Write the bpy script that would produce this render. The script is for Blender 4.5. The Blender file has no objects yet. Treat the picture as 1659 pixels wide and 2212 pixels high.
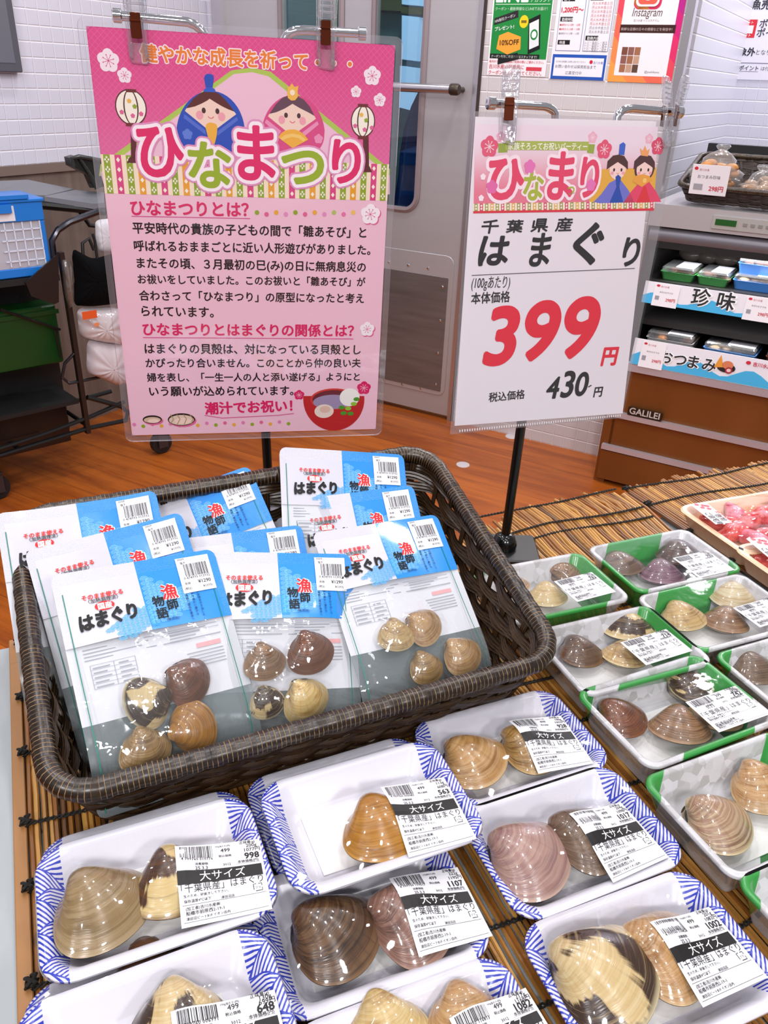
import bpy, math, random
import numpy as np
from mathutils import Vector, Matrix
from mathutils.bvhtree import BVHTree
random.seed(7); RNG = np.random.default_rng(7)
SC = bpy.context.scene; COL = SC.collection
V = lambda *a: np.array(a, float)

# ------------------------------------------------------------------ camera
W, H, FPX = 1659., 2212., 1730.
EYE = V(0, 0, 1.38)
up = V(130, 3194, FPX); up /= np.linalg.norm(up)
fw = V(0, 0, -1.); fy = fw - up * (fw @ up); fy /= np.linalg.norm(fy)
RC = np.array([np.cross(fy, up), fy, up])            # camera axes -> world
cam = bpy.data.cameras.new('camera'); camo = bpy.data.objects.new('camera', cam); COL.objects.link(camo)
m = Matrix.Identity(4)
for i in range(3):
    for j in range(3): m[i][j] = RC[i, j]
    m[i][3] = EYE[i]
camo.matrix_world = m
cam.sensor_fit = 'VERTICAL'; cam.sensor_height = 24.; cam.sensor_width = 18.; cam.lens = 24. * FPX / H
cam.clip_start = .02; cam.clip_end = 60
SC.camera = camo
# ------------------------------------------------------------------ world, lamps, exposure
wd = bpy.data.worlds.new('store_light'); SC.world = wd; wd.use_nodes = True
wd.node_tree.nodes['Background'].inputs[0].default_value = (.97, .96, 1, 1)
wd.node_tree.nodes['Background'].inputs[1].default_value = .35
def lamp(name, loc, size, power, col=(1, .975, .99), rot=(0, 0, 0), shape='DISK', sy=None):
    l = bpy.data.lights.new(name, 'AREA'); l.shape = shape; l.size = size; l.energy = power; l.color = col
    if sy: l.size_y = sy
    o = bpy.data.objects.new(name, l); o.location = loc; o.rotation_euler = rot; COL.objects.link(o); return o
for i, (x, y) in enumerate([(-.9, .35), (.15, .75), (1.1, .9), (-.35, 1.6), (.7, 2.0), (-.5, -.6), (.75, -.35), (-1.3, 2.3), (1.5, 2.9), (0, 2.9), (.3, .1), (-.45, .95), (.55, 1.25), (-1.0, 1.5), (-.75, 3.2), (.45, 2.7), (2.05, 3.35), (.6, 3.0), (1.75, 3.75)]):
    lamp('ceiling_downlight', (x, y, 2.75), .09, 4.7 if i < 14 else (15 if x > 1.7 else 7))  # the last few are added to brighten the walls and the alcove
for x in (-1.2, .1, 1.4): lamp('aisle_light', (x, -1.5, 2.6),   .35, 24, rot=(math.radians(42), 0, 0))
lamp('backroom_light', tuple(V(.85, 3.152, 2.6) + V(.8726, -.4884, 0) * -1.1 + V(.4884, .8726, 0) * .7), .4, 14, (.85, .95, 1))
SC.view_settings.view_transform = 'Standard'; SC.view_settings.look = 'None'
SC.view_settings.gamma = 1; SC.view_settings.use_curve_mapping = False
SC.view_settings.exposure = 0.0
SC.cycles.max_bounces = 7; SC.cycles.diffuse_bounces = 3; SC.cycles.glossy_bounces = 3
SC.cycles.transmission_bounces = 4; SC.cycles.transparent_max_bounces = 20
SC.cycles.sample_clamp_indirect = 4; SC.cycles.caustics_reflective = False; SC.cycles.caustics_refractive = False
SC.cycles.use_adaptive_sampling = True; SC.cycles.adaptive_threshold = .02

# ------------------------------------------------------------------ geometry helpers
def ray(p):
    v = RC @ V(p[0] - W / 2, -(p[1] - H / 2), -FPX); return v / np.linalg.norm(v)
def onz(p, z):
    r = ray(p); return EYE + r * ((z - EYE[2]) / r[2])
def onpl(p, o, n):
    r = ray(p); return EYE + r * (((o - EYE) @ n) / (r @ n))
def frame(o, x, y, z):
    M = Matrix.Identity(4)
    for i in range(3): M[i][0], M[i][1], M[i][2], M[i][3] = x[i], y[i], z[i], o[i]
    return M
def inter(a, b):
    (x1, y1), (x2, y2) = a; (x3, y3), (x4, y4) = b
    A = np.array([[y2 - y1, x1 - x2], [y4 - y3, x3 - x4]], float)
    return np.linalg.solve(A, V(A[0] @ V(x1, y1), A[1] @ V(x3, y3)))
def lin(h):
    h = h.lstrip('#'); h = h if len(h) == 6 else ''.join(q * 2 for q in h); c = [int(h[i:i + 2], 16) / 255 for i in (0, 2, 4)]
    return tuple(x / 12.92 if x <= .04045 else ((x + .055) / 1.055) ** 2.4 for x in c)

class MB:
    """collects verts and faces for ONE mesh object"""
    def __init__(s): s.v = []; s.f = []; s.m = []; s.uv = []
    def add(s, v, f, mi=0, uv=None):
        b = len(s.v); s.v += [tuple(map(float, p)) for p in v]
        s.f += [tuple(b + i for i in q) for q in f]; s.m += ([mi] * len(f) if isinstance(mi, int) else list(mi))
        s.uv += ([tuple(u) for u in uv] if uv is not None else [(0, 0)] * len(v)); return s
    def box(s, lo, hi, mi=0, M=None):
        x0, y0, z0 = lo; x1, y1, z1 = hi
        v = [(x, y, z) for z in (z0, z1) for x, y in ((x0, y0), (x1, y0), (x1, y1), (x0, y1))]
        if M is not None: v = [tuple(M @ Vector(p)) for p in v]
        return s.add(v, [(0, 3, 2, 1), (4, 5, 6, 7), (0, 1, 5, 4), (1, 2, 6, 5), (2, 3, 7, 6), (3, 0, 4, 7)], mi)
    def prism(s, pts, z0, z1, mi=0):
        n = len(pts); v = [(x, y, z0) for x, y in pts] + [(x, y, z1) for x, y in pts]
        return s.add(v, [tuple(range(n))[::-1], tuple(range(n, 2 * n))] + [(i, (i + 1) % n, n + (i + 1) % n, n + i) for i in range(n)], mi)
    def tube(s, path, r, seg=8, closed=False, mi=0, cap=True):
        P = np.array(path, float); n = len(P); rr = np.broadcast_to(np.array(r, float), (n,))
        T = (np.roll(P, -1, 0) - np.roll(P, 1, 0)) if closed else np.gradient(P, axis=0)
        T /= np.linalg.norm(T, axis=1)[:, None] + 1e-12
        a = V(0, 0, 1) if abs(T[0][2]) < .9 else V(1, 0, 0)
        N = np.cross(T[0], a); N /= np.linalg.norm(N); vs = []; uv = []; L = 0
        for i in range(n):
            N = N - T[i] * (N @ T[i]); N /= np.linalg.norm(N) + 1e-12; B = np.cross(T[i], N)
            if i: L += np.linalg.norm(P[i] - P[i - 1])
            for k in range(seg):
                t = 2 * math.pi * k / seg; vs.append(P[i] + rr[i] * (math.cos(t) * N + math.sin(t) * B)); uv.append((k / seg, L))
        f = []
        for i in range(n if closed else n - 1):
            for k in range(seg):
                a0, a1 = i * seg + k, i * seg + (k + 1) % seg; b = ((i + 1) % n) * seg
                f.append((a0, a1, b + (k + 1) % seg, b + k))
        if cap and not closed: f += [tuple(range(seg))[::-1], tuple(range((n - 1) * seg, n * seg))]
        return s.add(vs, f, mi, uv)
    def lathe(s, prof, seg=16, mi=0, M=None):
        v = [(r * math.cos(2 * math.pi * k / seg), r * math.sin(2 * math.pi * k / seg), z) for r, z in prof for k in range(seg)]
        if M is not None: v = [tuple(M @ Vector(p)) for p in v]
        n = len(prof); f = [(i * seg + k, i * seg + (k + 1) % seg, (i + 1) * seg + (k + 1) % seg, (i + 1) * seg + k) for i in range(n - 1) for k in range(seg)]
        f += [tuple(range(seg))[::-1], tuple(range((n - 1) * seg, n * seg))]
        return s.add(v, f, mi)
    def grid(s, P, mi=0, uv=None, wrap=False):
        P = np.asarray(P, float); a, b = P.shape[:2]; f = []; ms = []
        for i in range(a - 1):
            for j in range(b if wrap else b - 1):
                f.append((i * b + j, i * b + (j + 1) % b, (i + 1) * b + (j + 1) % b, (i + 1) * b + j))
                ms.append(mi(i, j) if callable(mi) else mi)
        return s.add(P.reshape(-1, 3), f, ms, None if uv is None else np.asarray(uv).reshape(-1, 2))
    def mesh(s, name):
        me = bpy.data.meshes.new(name); me.from_pydata(s.v, [], s.f)
        me.polygons.foreach_set('material_index', s.m)
        if any(u != (0, 0) for u in s.uv):
            l = me.uv_layers.new(name='UVMap'); idx = np.empty(len(me.loops), int); me.loops.foreach_get('vertex_index', idx)
            l.data.foreach_set('uv', np.array(s.uv, float)[idx].ravel())
        return me
    def build(s, name, mats, parent=None, M=None, smooth=True, ang=40):
        me = s.mesh(name); return link(name, me, mats, parent, M, smooth, ang)
def link(name, me, mats, parent=None, M=None, smooth=True, ang=40):
    if not isinstance(mats, (list, tuple)): mats = [mats]
    if not len(me.materials):
        for k in mats: me.materials.append(k)
    if smooth:
        me.polygons.foreach_set('use_smooth', [True] * len(me.polygons))
        try: me.set_sharp_from_angle(angle=math.radians(ang))
        except Exception: pass
    o = bpy.data.objects.new(name, me); COL.objects.link(o)
    if parent is not None: o.parent = parent
    if M is not None: o.matrix_basis = M
    return o
def tag(o, label, cat=None, group=None):
    o['label'] = label
    if cat: o['category'] = cat
    if group: o['group'] = group
    return o
def thing(name, label, cat, M=None, group=None):
    o = bpy.data.objects.new(name, None); o.empty_display_size = .02; COL.objects.link(o)
    if M is not None: o.matrix_basis = M
    return tag(o, label, cat, group)
def struct(o): o['kind'] = 'structure'; return o
def rrect(a, b, r, n=6):
    out = []
    for cx, cy, t0 in ((a - r, b - r, 0), (-a + r, b - r, 90), (-a + r, -b + r, 180), (a - r, -b + r, 270)):
        for k in range(n + 1):
            t = math.radians(t0 + 90 * k / n); out.append((cx + r * math.cos(t), cy + r * math.sin(t)))
    return out
def rbox(mb, lo, hi, r=.004, mi=0, n=3, M=None):
    """box with rounded upright edges and softened top and bottom rims"""
    cx, cy = (lo[0] + hi[0]) / 2, (lo[1] + hi[1]) / 2; a, b = (hi[0] - lo[0]) / 2, (hi[1] - lo[1]) / 2
    e = min(r * .5, (hi[2] - lo[2]) * .3); rows = []
    for ins, z in ((e, lo[2]), (0, lo[2] + e), (0, hi[2] - e), (e, hi[2])):
        rows.append([(cx + x, cy + y, z) for x, y in rrect(a - ins, b - ins, max(r - ins, 1e-4), n)])
    k = len(rows[0]); v = [p for q in rows for p in q]
    if M is not None: v = [tuple(M @ Vector(p)) for p in v]
    f = [(i * k + j, i * k + (j + 1) % k, (i + 1) * k + (j + 1) % k, (i + 1) * k + j) for i in range(3) for j in range(k)]
    mb.add(v, f + [tuple(range(k))[::-1], tuple(range(3 * k, 4 * k))], mi); return mb

# ------------------------------------------------------------------ materials
class NT:
    def __init__(s, name):
        s.mat = bpy.data.materials.new(name); s.mat.use_nodes = True; s.t = s.mat.node_tree; s.t.nodes.clear()
        s.out = s.n('ShaderNodeOutputMaterial')
    def n(s, typ, **kw):
        k = s.t.nodes.new(typ)
        for a, b in kw.items(): setattr(k, a, b)
        return k
    def set(s, sock, val):
        if isinstance(val, bpy.types.NodeSocket): s.t.links.new(val, sock)
        elif isinstance(val, str): sock.default_value = (*lin(val), 1)
        elif isinstance(val, tuple) and len(val) == 3 and sock.type == 'RGBA': sock.default_value = (*val, 1)
        else: sock.default_value = val
    def M(s, op, a, b=0., c=None):
        k = s.n('ShaderNodeMath', operation=op); s.set(k.inputs[0], a); s.set(k.inputs[1], b)
        if c is not None: s.set(k.inputs[2], c)
        return k.outputs[0]
    def mix(s, f, a, b):
        k = s.n('ShaderNodeMix', data_type='RGBA'); s.set(k.inputs[0], f); s.set(k.inputs[6], a); s.set(k.inputs[7], b); return k.outputs[2]
    def step(s, x, lo, hi):
        k = s.n('ShaderNodeMapRange', interpolation_type='SMOOTHSTEP'); s.set(k.inputs[0], x); s.set(k.inputs[1], lo); s.set(k.inputs[2], hi); return k.outputs[0]
    def obj(s): return s.n('ShaderNodeTexCoord').outputs['Object']
    def uvc(s): return s.n('ShaderNodeTexCoord').outputs['UV']
    def xyz(s, v): k = s.n('ShaderNodeSeparateXYZ'); s.set(k.inputs[0], v); return k.outputs
    def vec(s, x, y, z=0.):
        k = s.n('ShaderNodeCombineXYZ')
        for i, q in enumerate((x, y, z)): s.set(k.inputs[i], q)
        return k.outputs[0]
    def noise(s, v, scale=1., det=3., rough=.55):
        k = s.n('ShaderNodeTexNoise'); s.set(k.inputs['Vector'], v); k.inputs['Scale'].default_value = scale
        k.inputs['Detail'].default_value = det; k.inputs['Roughness'].default_value = rough; return k.outputs[0]
    def scale(s, v, k3):
        k = s.n('ShaderNodeMapping'); s.set(k.inputs[0], v); k.inputs['Scale'].default_value = k3; return k.outputs[0]
    def bump(s, h, st=.3, d=.001):
        k = s.n('ShaderNodeBump'); s.set(k.inputs['Height'], h); k.inputs['Strength'].default_value = st; k.inputs['Distance'].default_value = d; return k.outputs[0]
    def pbr(s, col, rough=.5, metal=0., spec=.5, coat=0., normal=None, emit=None, es=0., sss=0., croug=.05):
        k = s.n('ShaderNodeBsdfPrincipled'); s.set(k.inputs['Base Color'], col); s.set(k.inputs['Roughness'], rough)
        k.inputs['Metallic'].default_value = metal; k.inputs['Specular IOR Level'].default_value = spec
        k.inputs['Coat Weight'].default_value = coat; k.inputs['Coat Roughness'].default_value = croug
        if normal is not None: s.set(k.inputs['Normal'], normal)
        if emit is not None: s.set(k.inputs['Emission Color'], emit); k.inputs['Emission Strength'].default_value = es
        return k.outputs[0]
    def done(s, sh): s.t.links.new(sh, s.out.inputs[0]); return s.mat
MATS = {}
def pm(name, col, rough=.5, metal=0., spec=.5, coat=0., emit=None, es=0.):
    if name not in MATS:
        t = NT(name); MATS[name] = t.done(t.pbr(col, rough, metal, spec, coat, emit=emit, es=es))
    return MATS[name]
def film(name, tint=(1, 1, 1), base=.02, k=1.0, rough=.05, wr=0., wscale=60., haze=0., hcol='#ffffff'):
    """thin clear sheet: mostly see-through, shinier at grazing angles, a little wrinkled"""
    t = NT(name); lw = t.n('ShaderNodeLayerWeight'); lw.inputs[0].default_value = .5
    nrm = None
    if wr:
        nz = t.noise(t.obj(), wscale, 2., .5); nrm = t.bump(nz, wr, .002); t.t.links.new(nrm, lw.inputs['Normal'])
    f5 = t.M('POWER', lw.outputs['Facing'], 4.)
    fac = t.M('MINIMUM', t.M('MULTIPLY_ADD', f5, k * .8, base + .03), 1.)
    tr = t.n('ShaderNodeBsdfTransparent'); tr.inputs[0].default_value = (*tint, 1)
    gl = t.n('ShaderNodeBsdfGlossy'); gl.inputs[1].default_value = rough; gl.inputs[0].default_value = (1, 1, 1, 1)
    if nrm is not None: t.t.links.new(nrm, gl.inputs['Normal'])
    a = tr.outputs[0]
    if haze:
        df = t.n('ShaderNodeBsdfDiffuse'); t.set(df.inputs[0], hcol); mh = t.n('ShaderNodeMixShader'); mh.inputs[0].default_value = haze
        t.t.links.new(a, mh.inputs[1]); t.t.links.new(df.outputs[0], mh.inputs[2]); a = mh.outputs[0]
    mx = t.n('ShaderNodeMixShader'); t.t.links.new(fac, mx.inputs[0]); t.t.links.new(a, mx.inputs[1]); t.t.links.new(gl.outputs[0], mx.inputs[2])
    return t.done(mx.outputs[0])
INK = {}
def ink(h, rough=.45):
    if h not in INK: INK[h] = pm('ink_' + h.lstrip('#'), h, rough, spec=.3)
    return INK[h]

# ------------------------------------------------------------------ lettering and flat print
_TC = {}
_tcu = bpy.data.curves.new('type_setting', 'FONT'); _tob = bpy.data.objects.new('type_setting', _tcu)
def glyphs(body, off=0., res=3, shear=0., space=1.):
    key = (body, off, res, shear, space)
    if key not in _TC:
        _tcu.body = body; _tcu.size = 1; _tcu.offset = off; _tcu.resolution_u = res; _tcu.shear = shear; _tcu.space_character = space
        me = _tob.to_mesh(); n = len(me.vertices); co = np.empty(n * 3); me.vertices.foreach_get('co', co)
        fs = [tuple(p.vertices) for p in me.polygons]; _tob.to_mesh_clear(); _TC[key] = (co.reshape(-1, 3)[:, :2].copy(), fs)
    return _TC[key]
class Print:
    """flat artwork in sheet coordinates (metres), layered; fn maps (x, y, lift) to space"""
    def __init__(s, step=.00012): s.mb = MB(); s.mats = []; s.L = 0; s.step = step; s.fn = lambda x, y, l: (x, y, l)
    def mi(s, c):
        k = ink(c) if isinstance(c, str) else c
        if k not in s.mats: s.mats.append(k)
        return s.mats.index(k)
    def put(s, xy, faces, c, lay):
        l = s.step * lay; s.mb.add([s.fn(x, y, l) for x, y in xy], faces, s.mi(c))
    def poly(s, pts, c, lay=1): s.put(pts, [tuple(range(len(pts)))], c, lay)
    def rect(s, x0, y0, x1, y1, c, lay=1, nx=1, ny=1):
        xs = np.linspace(x0, x1, nx + 1); ys = np.linspace(y0, y1, ny + 1); w = nx + 1
        s.put([(x, y) for y in ys for x in xs], [(j * w + i, j * w + i + 1, (j + 1) * w + i + 1, (j + 1) * w + i) for j in range(ny) for i in range(nx)], c, lay)
    def ell(s, cx, cy, rx, ry, c, lay=1, n=24, rot=0.):
        cr, sr = math.cos(rot), math.sin(rot)
        s.poly([(cx + rx * math.cos(t) * cr - ry * math.sin(t) * sr, cy + rx * math.cos(t) * sr + ry * math.sin(t) * cr) for t in np.linspace(0, 2 * math.pi, n, endpoint=False)], c, lay)
    def ring(s, cx, cy, r, w, c, lay=1, a0=0., a1=360., n=14):
        t = np.radians(np.linspace(a0, a1, n + 1)); pts = [(cx + q * math.cos(k), cy + q * math.sin(k)) for k in t for q in (r - w / 2, r + w / 2)]
        s.put(pts, [(2 * i, 2 * i + 1, 2 * i + 3, 2 * i + 2) for i in range(n)], c, lay)
    def line(s, pts, w, c, lay=1):
        P = np.array(pts, float); T = np.gradient(P, axis=0); T /= np.linalg.norm(T, axis=1)[:, None] + 1e-12; N = np.stack([-T[:, 1], T[:, 0]], 1) * w / 2
        q = np.stack([P - N, P + N], 1).reshape(-1, 2); s.put([tuple(a) for a in q], [(2 * i, 2 * i + 1, 2 * i + 3, 2 * i + 2) for i in range(len(P) - 1)], c, lay)
    def text(s, body, x, y, c, lay=2, width=None, size=None, hs=1., rot=0., off=0., res=3, shear=0., center=False, space=1., vert=False, fit=None):
        """baseline starts at x, y; width fits the ink width, else size is the em height"""
        if vert:
            for i, ch in enumerate(body): s.text(ch, x, y - i * size * 1.08, c, lay, size=size, off=off, res=res)
            return
        co, fs = glyphs(body, 0., res, shear, space)
        if not len(co): return
        x0, x1 = co[:, 0].min(), co[:, 0].max()
        ft = off if fit is None else fit; k = width / (x1 - x0 + 2 * ft) if width else size
        P = co.copy(); P[:, 0] -= x0 - ft
        if center: P[:, 0] -= (x1 - x0) / 2 + ft
        P[:, 0] *= k; P[:, 1] *= k * hs
        cr, sr = math.cos(rot), math.sin(rot)
        s.put([(x + a * cr - b * sr, y + a * sr + b * cr) for a, b in P], fs, c, lay); s.fat(P, fs, x, y, cr, sr, off * k, c, lay, off)
    def fat(s, P, fs, x, y, cr, sr, d, c, lay, off):
        """heavier letters: the same outline set again a hair to every side"""
        n = 0 if off <= 0 else 2 if off < .013 else 4 if off < .025 else 10 if off < .06 else 36
        for i in range(n):
            t = 2 * math.pi * i / n; dx, dy = d * math.cos(t), d * math.sin(t)
            s.put([(x + (a + dx) * cr - (b + dy) * sr, y + (a + dx) * sr + (b + dy) * cr) for a, b in P], fs, c, lay + .4 * (i + 1) / n)
    def bars(s, x0, y0, x1, y1, c='#17171a', lay=2, n=28, seed=1):
        r = random.Random(seed); w = [r.choice((1, 1, 2, 3)) for _ in range(n * 2)]; k = (x1 - x0) / sum(w); x = x0
        for i, q in enumerate(w):
            if i % 2 == 0: s.rect(x, y0, x + q * k * .92, y1, c, lay)
            x += q * k
    def blossom(s, cx, cy, r, c, lay=1, core=None, rot=.3):
        pts = []
        for i in range(60):
            t = 2 * math.pi * i / 60; pts.append((cx + r * (.8 + .2 * abs(math.cos(2.5 * t))) * math.cos(t + rot), cy + r * (.8 + .2 * abs(math.cos(2.5 * t))) * math.sin(t + rot)))
        s.poly(pts, c, lay)
        if core:
            for i in range(8):
                t = 2 * math.pi * i / 8 + rot; d = V(math.cos(t), math.sin(t)) * r * .5
                s.line([(cx, cy), (cx + d[0], cy + d[1])], r * .05, core, lay + 1); s.ell(cx + d[0], cy + d[1], r * .06, r * .06, core, lay + 1, 8)
    def waves(s, x0, y0, nx, ny, r, c, lay=1, w=.0004, keep=None):
        for j in range(ny):
            for i in range(nx):
                cx = x0 + (i + (j % 2) * .5) * 2 * r; cy = y0 + j * r * .55
                if keep and not keep(i, j): continue
                for q in (1., .75, .5, .27): s.ring(cx, cy, r * q, w, c, lay, 25 if q > .9 else 8, 155 if q > .9 else 172, 8)
    def build(s, name, parent, M=None): return s.mb.build(name, s.mats, parent, M, smooth=False)
# ================================================================== the room
ZT = .828                                            # top of the bamboo mats
A1 = math.radians(-29.236); U1 = V(math.cos(A1), math.sin(A1), 0); N1 = V(math.sin(A1), -math.cos(A1), 0); U2 = -N1; Z3 = V(0, 0, 1)
OC = V(.85, 3.152, 0)                                # on the door wall; s runs along U1
MW = frame(OC, U1, U2, Z3)                           # x along the wall, y into it, z up
CL = OC + U1 * -1.964                                # corner of door wall and tiled side wall
ML = frame(CL, U2, -U1, Z3)                          # side wall: x runs along U2 (viewer side negative), y into the wall
AD = V(1.408, 4.147, 0)                              # inner corner of the cold-case alcove
MA = frame(AD, U1, U2, Z3)
FR = V(.835, 2.877, 0); MF = frame(FR, U1, U2, Z3)   # front plane of the cold case

def tile_mat(name, col, grout, size=.05):
    t = NT(name); x, y, z = t.xyz(t.obj())
    fx = t.M('ABSOLUTE', t.M('SUBTRACT', t.M('FRACT', t.M('DIVIDE', x, size)), .5)); fz = t.M('ABSOLUTE', t.M('SUBTRACT', t.M('FRACT', t.M('DIVIDE', z, size)), .5))
    g = t.M('MAXIMUM', t.M('MULTIPLY', t.step(fx, .455, .48), .75), t.step(fz, .45, .475))
    b = t.M('SUBTRACT', 1., t.M('MAXIMUM', t.step(fx, .44, .49), t.step(fz, .43, .48)))
    return t.done(t.pbr(t.mix(g, col, grout), .3, spec=.5, normal=t.bump(b, .6, .003)))
T_SIDE = tile_mat('white_wall_tile', '#d9d8e6', '#f4f3fa'); T_DOOR = tile_mat('grey_white_wall_tile', '#cfcacc', '#e9e6ea')
t = NT('wainscot_wood'); x, y, z = t.xyz(t.obj()); n_ = t.noise(t.vec(t.M('MULTIPLY', x, 28.), 0., t.M('MULTIPLY', z, 2.2)), 1., 5.)
WAINS = t.done(t.pbr(t.mix(n_, '#57483f', '#8f8078'), .5))
t = NT('floor_planks'); x, y, z = t.xyz(t.obj()); pl = t.M('FLOOR', t.M('DIVIDE', y, .15))
n1 = t.noise(t.vec(t.M('MULTIPLY_ADD', pl, 3.7, t.M('MULTIPLY', x, 1.1)), t.M('MULTIPLY', y, 9.), pl), 1.6, 6., .62)
n2 = t.noise(t.vec(t.M('MULTIPLY', x, 3.), t.M('MULTIPLY', y, 60.), pl), 1.5, 4.)
joint = t.step(t.M('ABSOLUTE', t.M('SUBTRACT', t.M('FRACT', t.M('DIVIDE', y, .15)), .5)), .485, .497)
c_ = t.mix(t.step(n1, .25, .75), '#8a4014', '#bd6420'); c_ = t.mix(t.M('MULTIPLY', t.step(n2, .45, .75), .3), c_, '#5a2309'); c_ = t.mix(t.M('MULTIPLY', joint, .5), c_, '#2e1206')
FLOORM = t.done(t.pbr(c_, .33, spec=.45))
def steel(name, col='#b9b6b8', rough=.35, metal=.85):
    t = NT(name); x, y, z = t.xyz(t.obj()); nz = t.noise(t.vec(t.M('MULTIPLY', x, 3.), y, t.M('MULTIPLY', z, 30.)), 1., 3.)
    return t.done(t.pbr(t.mix(t.M('MULTIPLY', nz, .4), col, '#cfcccf'), rough, metal=metal))
STEEL = steel('brushed_steel_door', '#bcb8ba', .42, .55); STEELD = steel('dull_steel_plate', '#6f6a68', .4, .75); STEELB = steel('bright_steel_trim', '#c9c5cc', .25, .9)
CHROME = pm('chrome', '#d9d9de', .08, 1.); BLACK = pm('black_paint', '#0b0b0c', .35); BLACKM = pm('black_matte', '#111112', .6)
WHITEP = pm('white_plastic', '#e6e4ea', .35); GASK = pm('grey_gasket', '#8f8589', .5)

mb = MB(); mb.box((-6, -6, -.05), (6, 6, 0)); struct(mb.build('floor', FLOORM, None, frame(V(0, 2, 0), U1, U2, Z3), False))
# tiled side wall with panelled lower half
mb = MB(); mb.box((-3.2, 0, 1.05), (0, .1, 3.0)); struct(mb.build('wall_left', T_SIDE, None, ML, False))
mb = MB(); mb.box((-3.2, -.004, 0), (0, .1, 1.02)); struct(mb.build('wall_left_lower', WAINS, None, ML, False))
mb = MB(); mb.box((-3.2, -.016, 1.02), (0, .1, 1.052)); struct(mb.build('trim_1', pm('brown_dado_rail', '#7d6c64', .45), None, ML, False))
# door wall: jamb strip, tiled stretch with the notices, above the doors
mb = MB(); mb.box((-.637, 0, 0), (.105, .12, 3.0)); struct(mb.build('wall_back', T_DOOR, None, MW, False))
mb = MB(); mb.box((-1.964, 0, 2.25), (-.637, .12, 3.0)); mb.box((-1.964, 0, 0), (-1.9, .12, 2.25)); struct(mb.build('wall_back_upper', T_SIDE, None, MW, False))
mb = MB(); mb.box((-.655, -.012, 0), (-.637, .02, 2.25)); mb.box((-1.915, -.03, 0), (-1.86, .02, 2.25)); mb.box((-1.915, -.012, 2.2), (-.637, .02, 2.25)); mb.box((-.637, -.006, 0), (-.628, .0, 2.25), 1)
struct(mb.build('trim_2', [STEELB, pm('brown_door_seal', '#3c2f2c', .6)], None, MW, False))
mb = MB(); mb.box((.085, -.008, 0), (.112, .03, 3.0)); struct(mb.build('trim_3', STEELB, None, MW, False))
# alcove
mb = MB(); mb.box((.105, .03, 0), (.02, 1.16, 3.0)); struct(mb.build('wall_alcove_side', T_SIDE, None, MW, False))
mb = MB(); mb.box((-.1, 0, 0), (2.6, .1, 3.0)); struct(mb.build('wall_alcove_back', T_SIDE, None, MA, False))
# back room seen through the door panes
mb = MB(); mb.box((-2.1, 1.3, 0), (-.2, 1.35, 2.9)); mb.box((-.25, .14, 0), (-.2, 1.3, 2.9)); mb.box((-2.1, .14, 0), (-2.05, 1.3, 2.9)); struct(mb.build('wall_backroom', pm('backroom_teal', '#4f6f74', .5), None, MW, False))
def bp(p, dpt): q = onpl(p, OC + U2 * dpt, N1) - OC; return (q @ U1, q[2])
mb = MB()
for pts, mi in ((((868, 33), (905, 37), (899, 132), (867, 128)), 0), (((864, 142), (899, 147), (894, 240), (862, 232)), 0), (((868, -30), (908, -30), (906, 12), (868, 9)), 0), (((780, -40), (866, -40), (866, 24), (780, 20)), 1), (((866, 14), (912, 18), (910, 32), (866, 28)), 1)):
    q = [bp(p_, 1.24) for p_ in pts]; mb.add([(x, 1.24, z) for x, z in q] + [(x, 1.29, z) for x, z in q], [(0, 1, 2, 3)[::-1], (0, 1, 5, 4), (1, 2, 6, 5), (2, 3, 7, 6), (3, 0, 4, 7)], mi)
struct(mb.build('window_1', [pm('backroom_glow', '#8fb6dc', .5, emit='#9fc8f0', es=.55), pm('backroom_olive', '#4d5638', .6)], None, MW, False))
cu = []; lft = [(905, 195), (888, 230), (872, 280), (864, 330), (860, 380), (850, 440), (845, 620)]
for i in range(24):
    k = i / 23; cu.append([(lambda q: (q[0], .5 + .03 * math.sin(k * 22), q[1]))(bp((lx + (950 - lx) * k, ly - 20 * k), .5)) for lx, ly in lft])
tag(MB().grid(cu).build('strip_curtain', pm('navy_cloth', '#12306e', .6), None, MW), 'dark blue curtain hanging behind the steel door pane', 'curtain')

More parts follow.
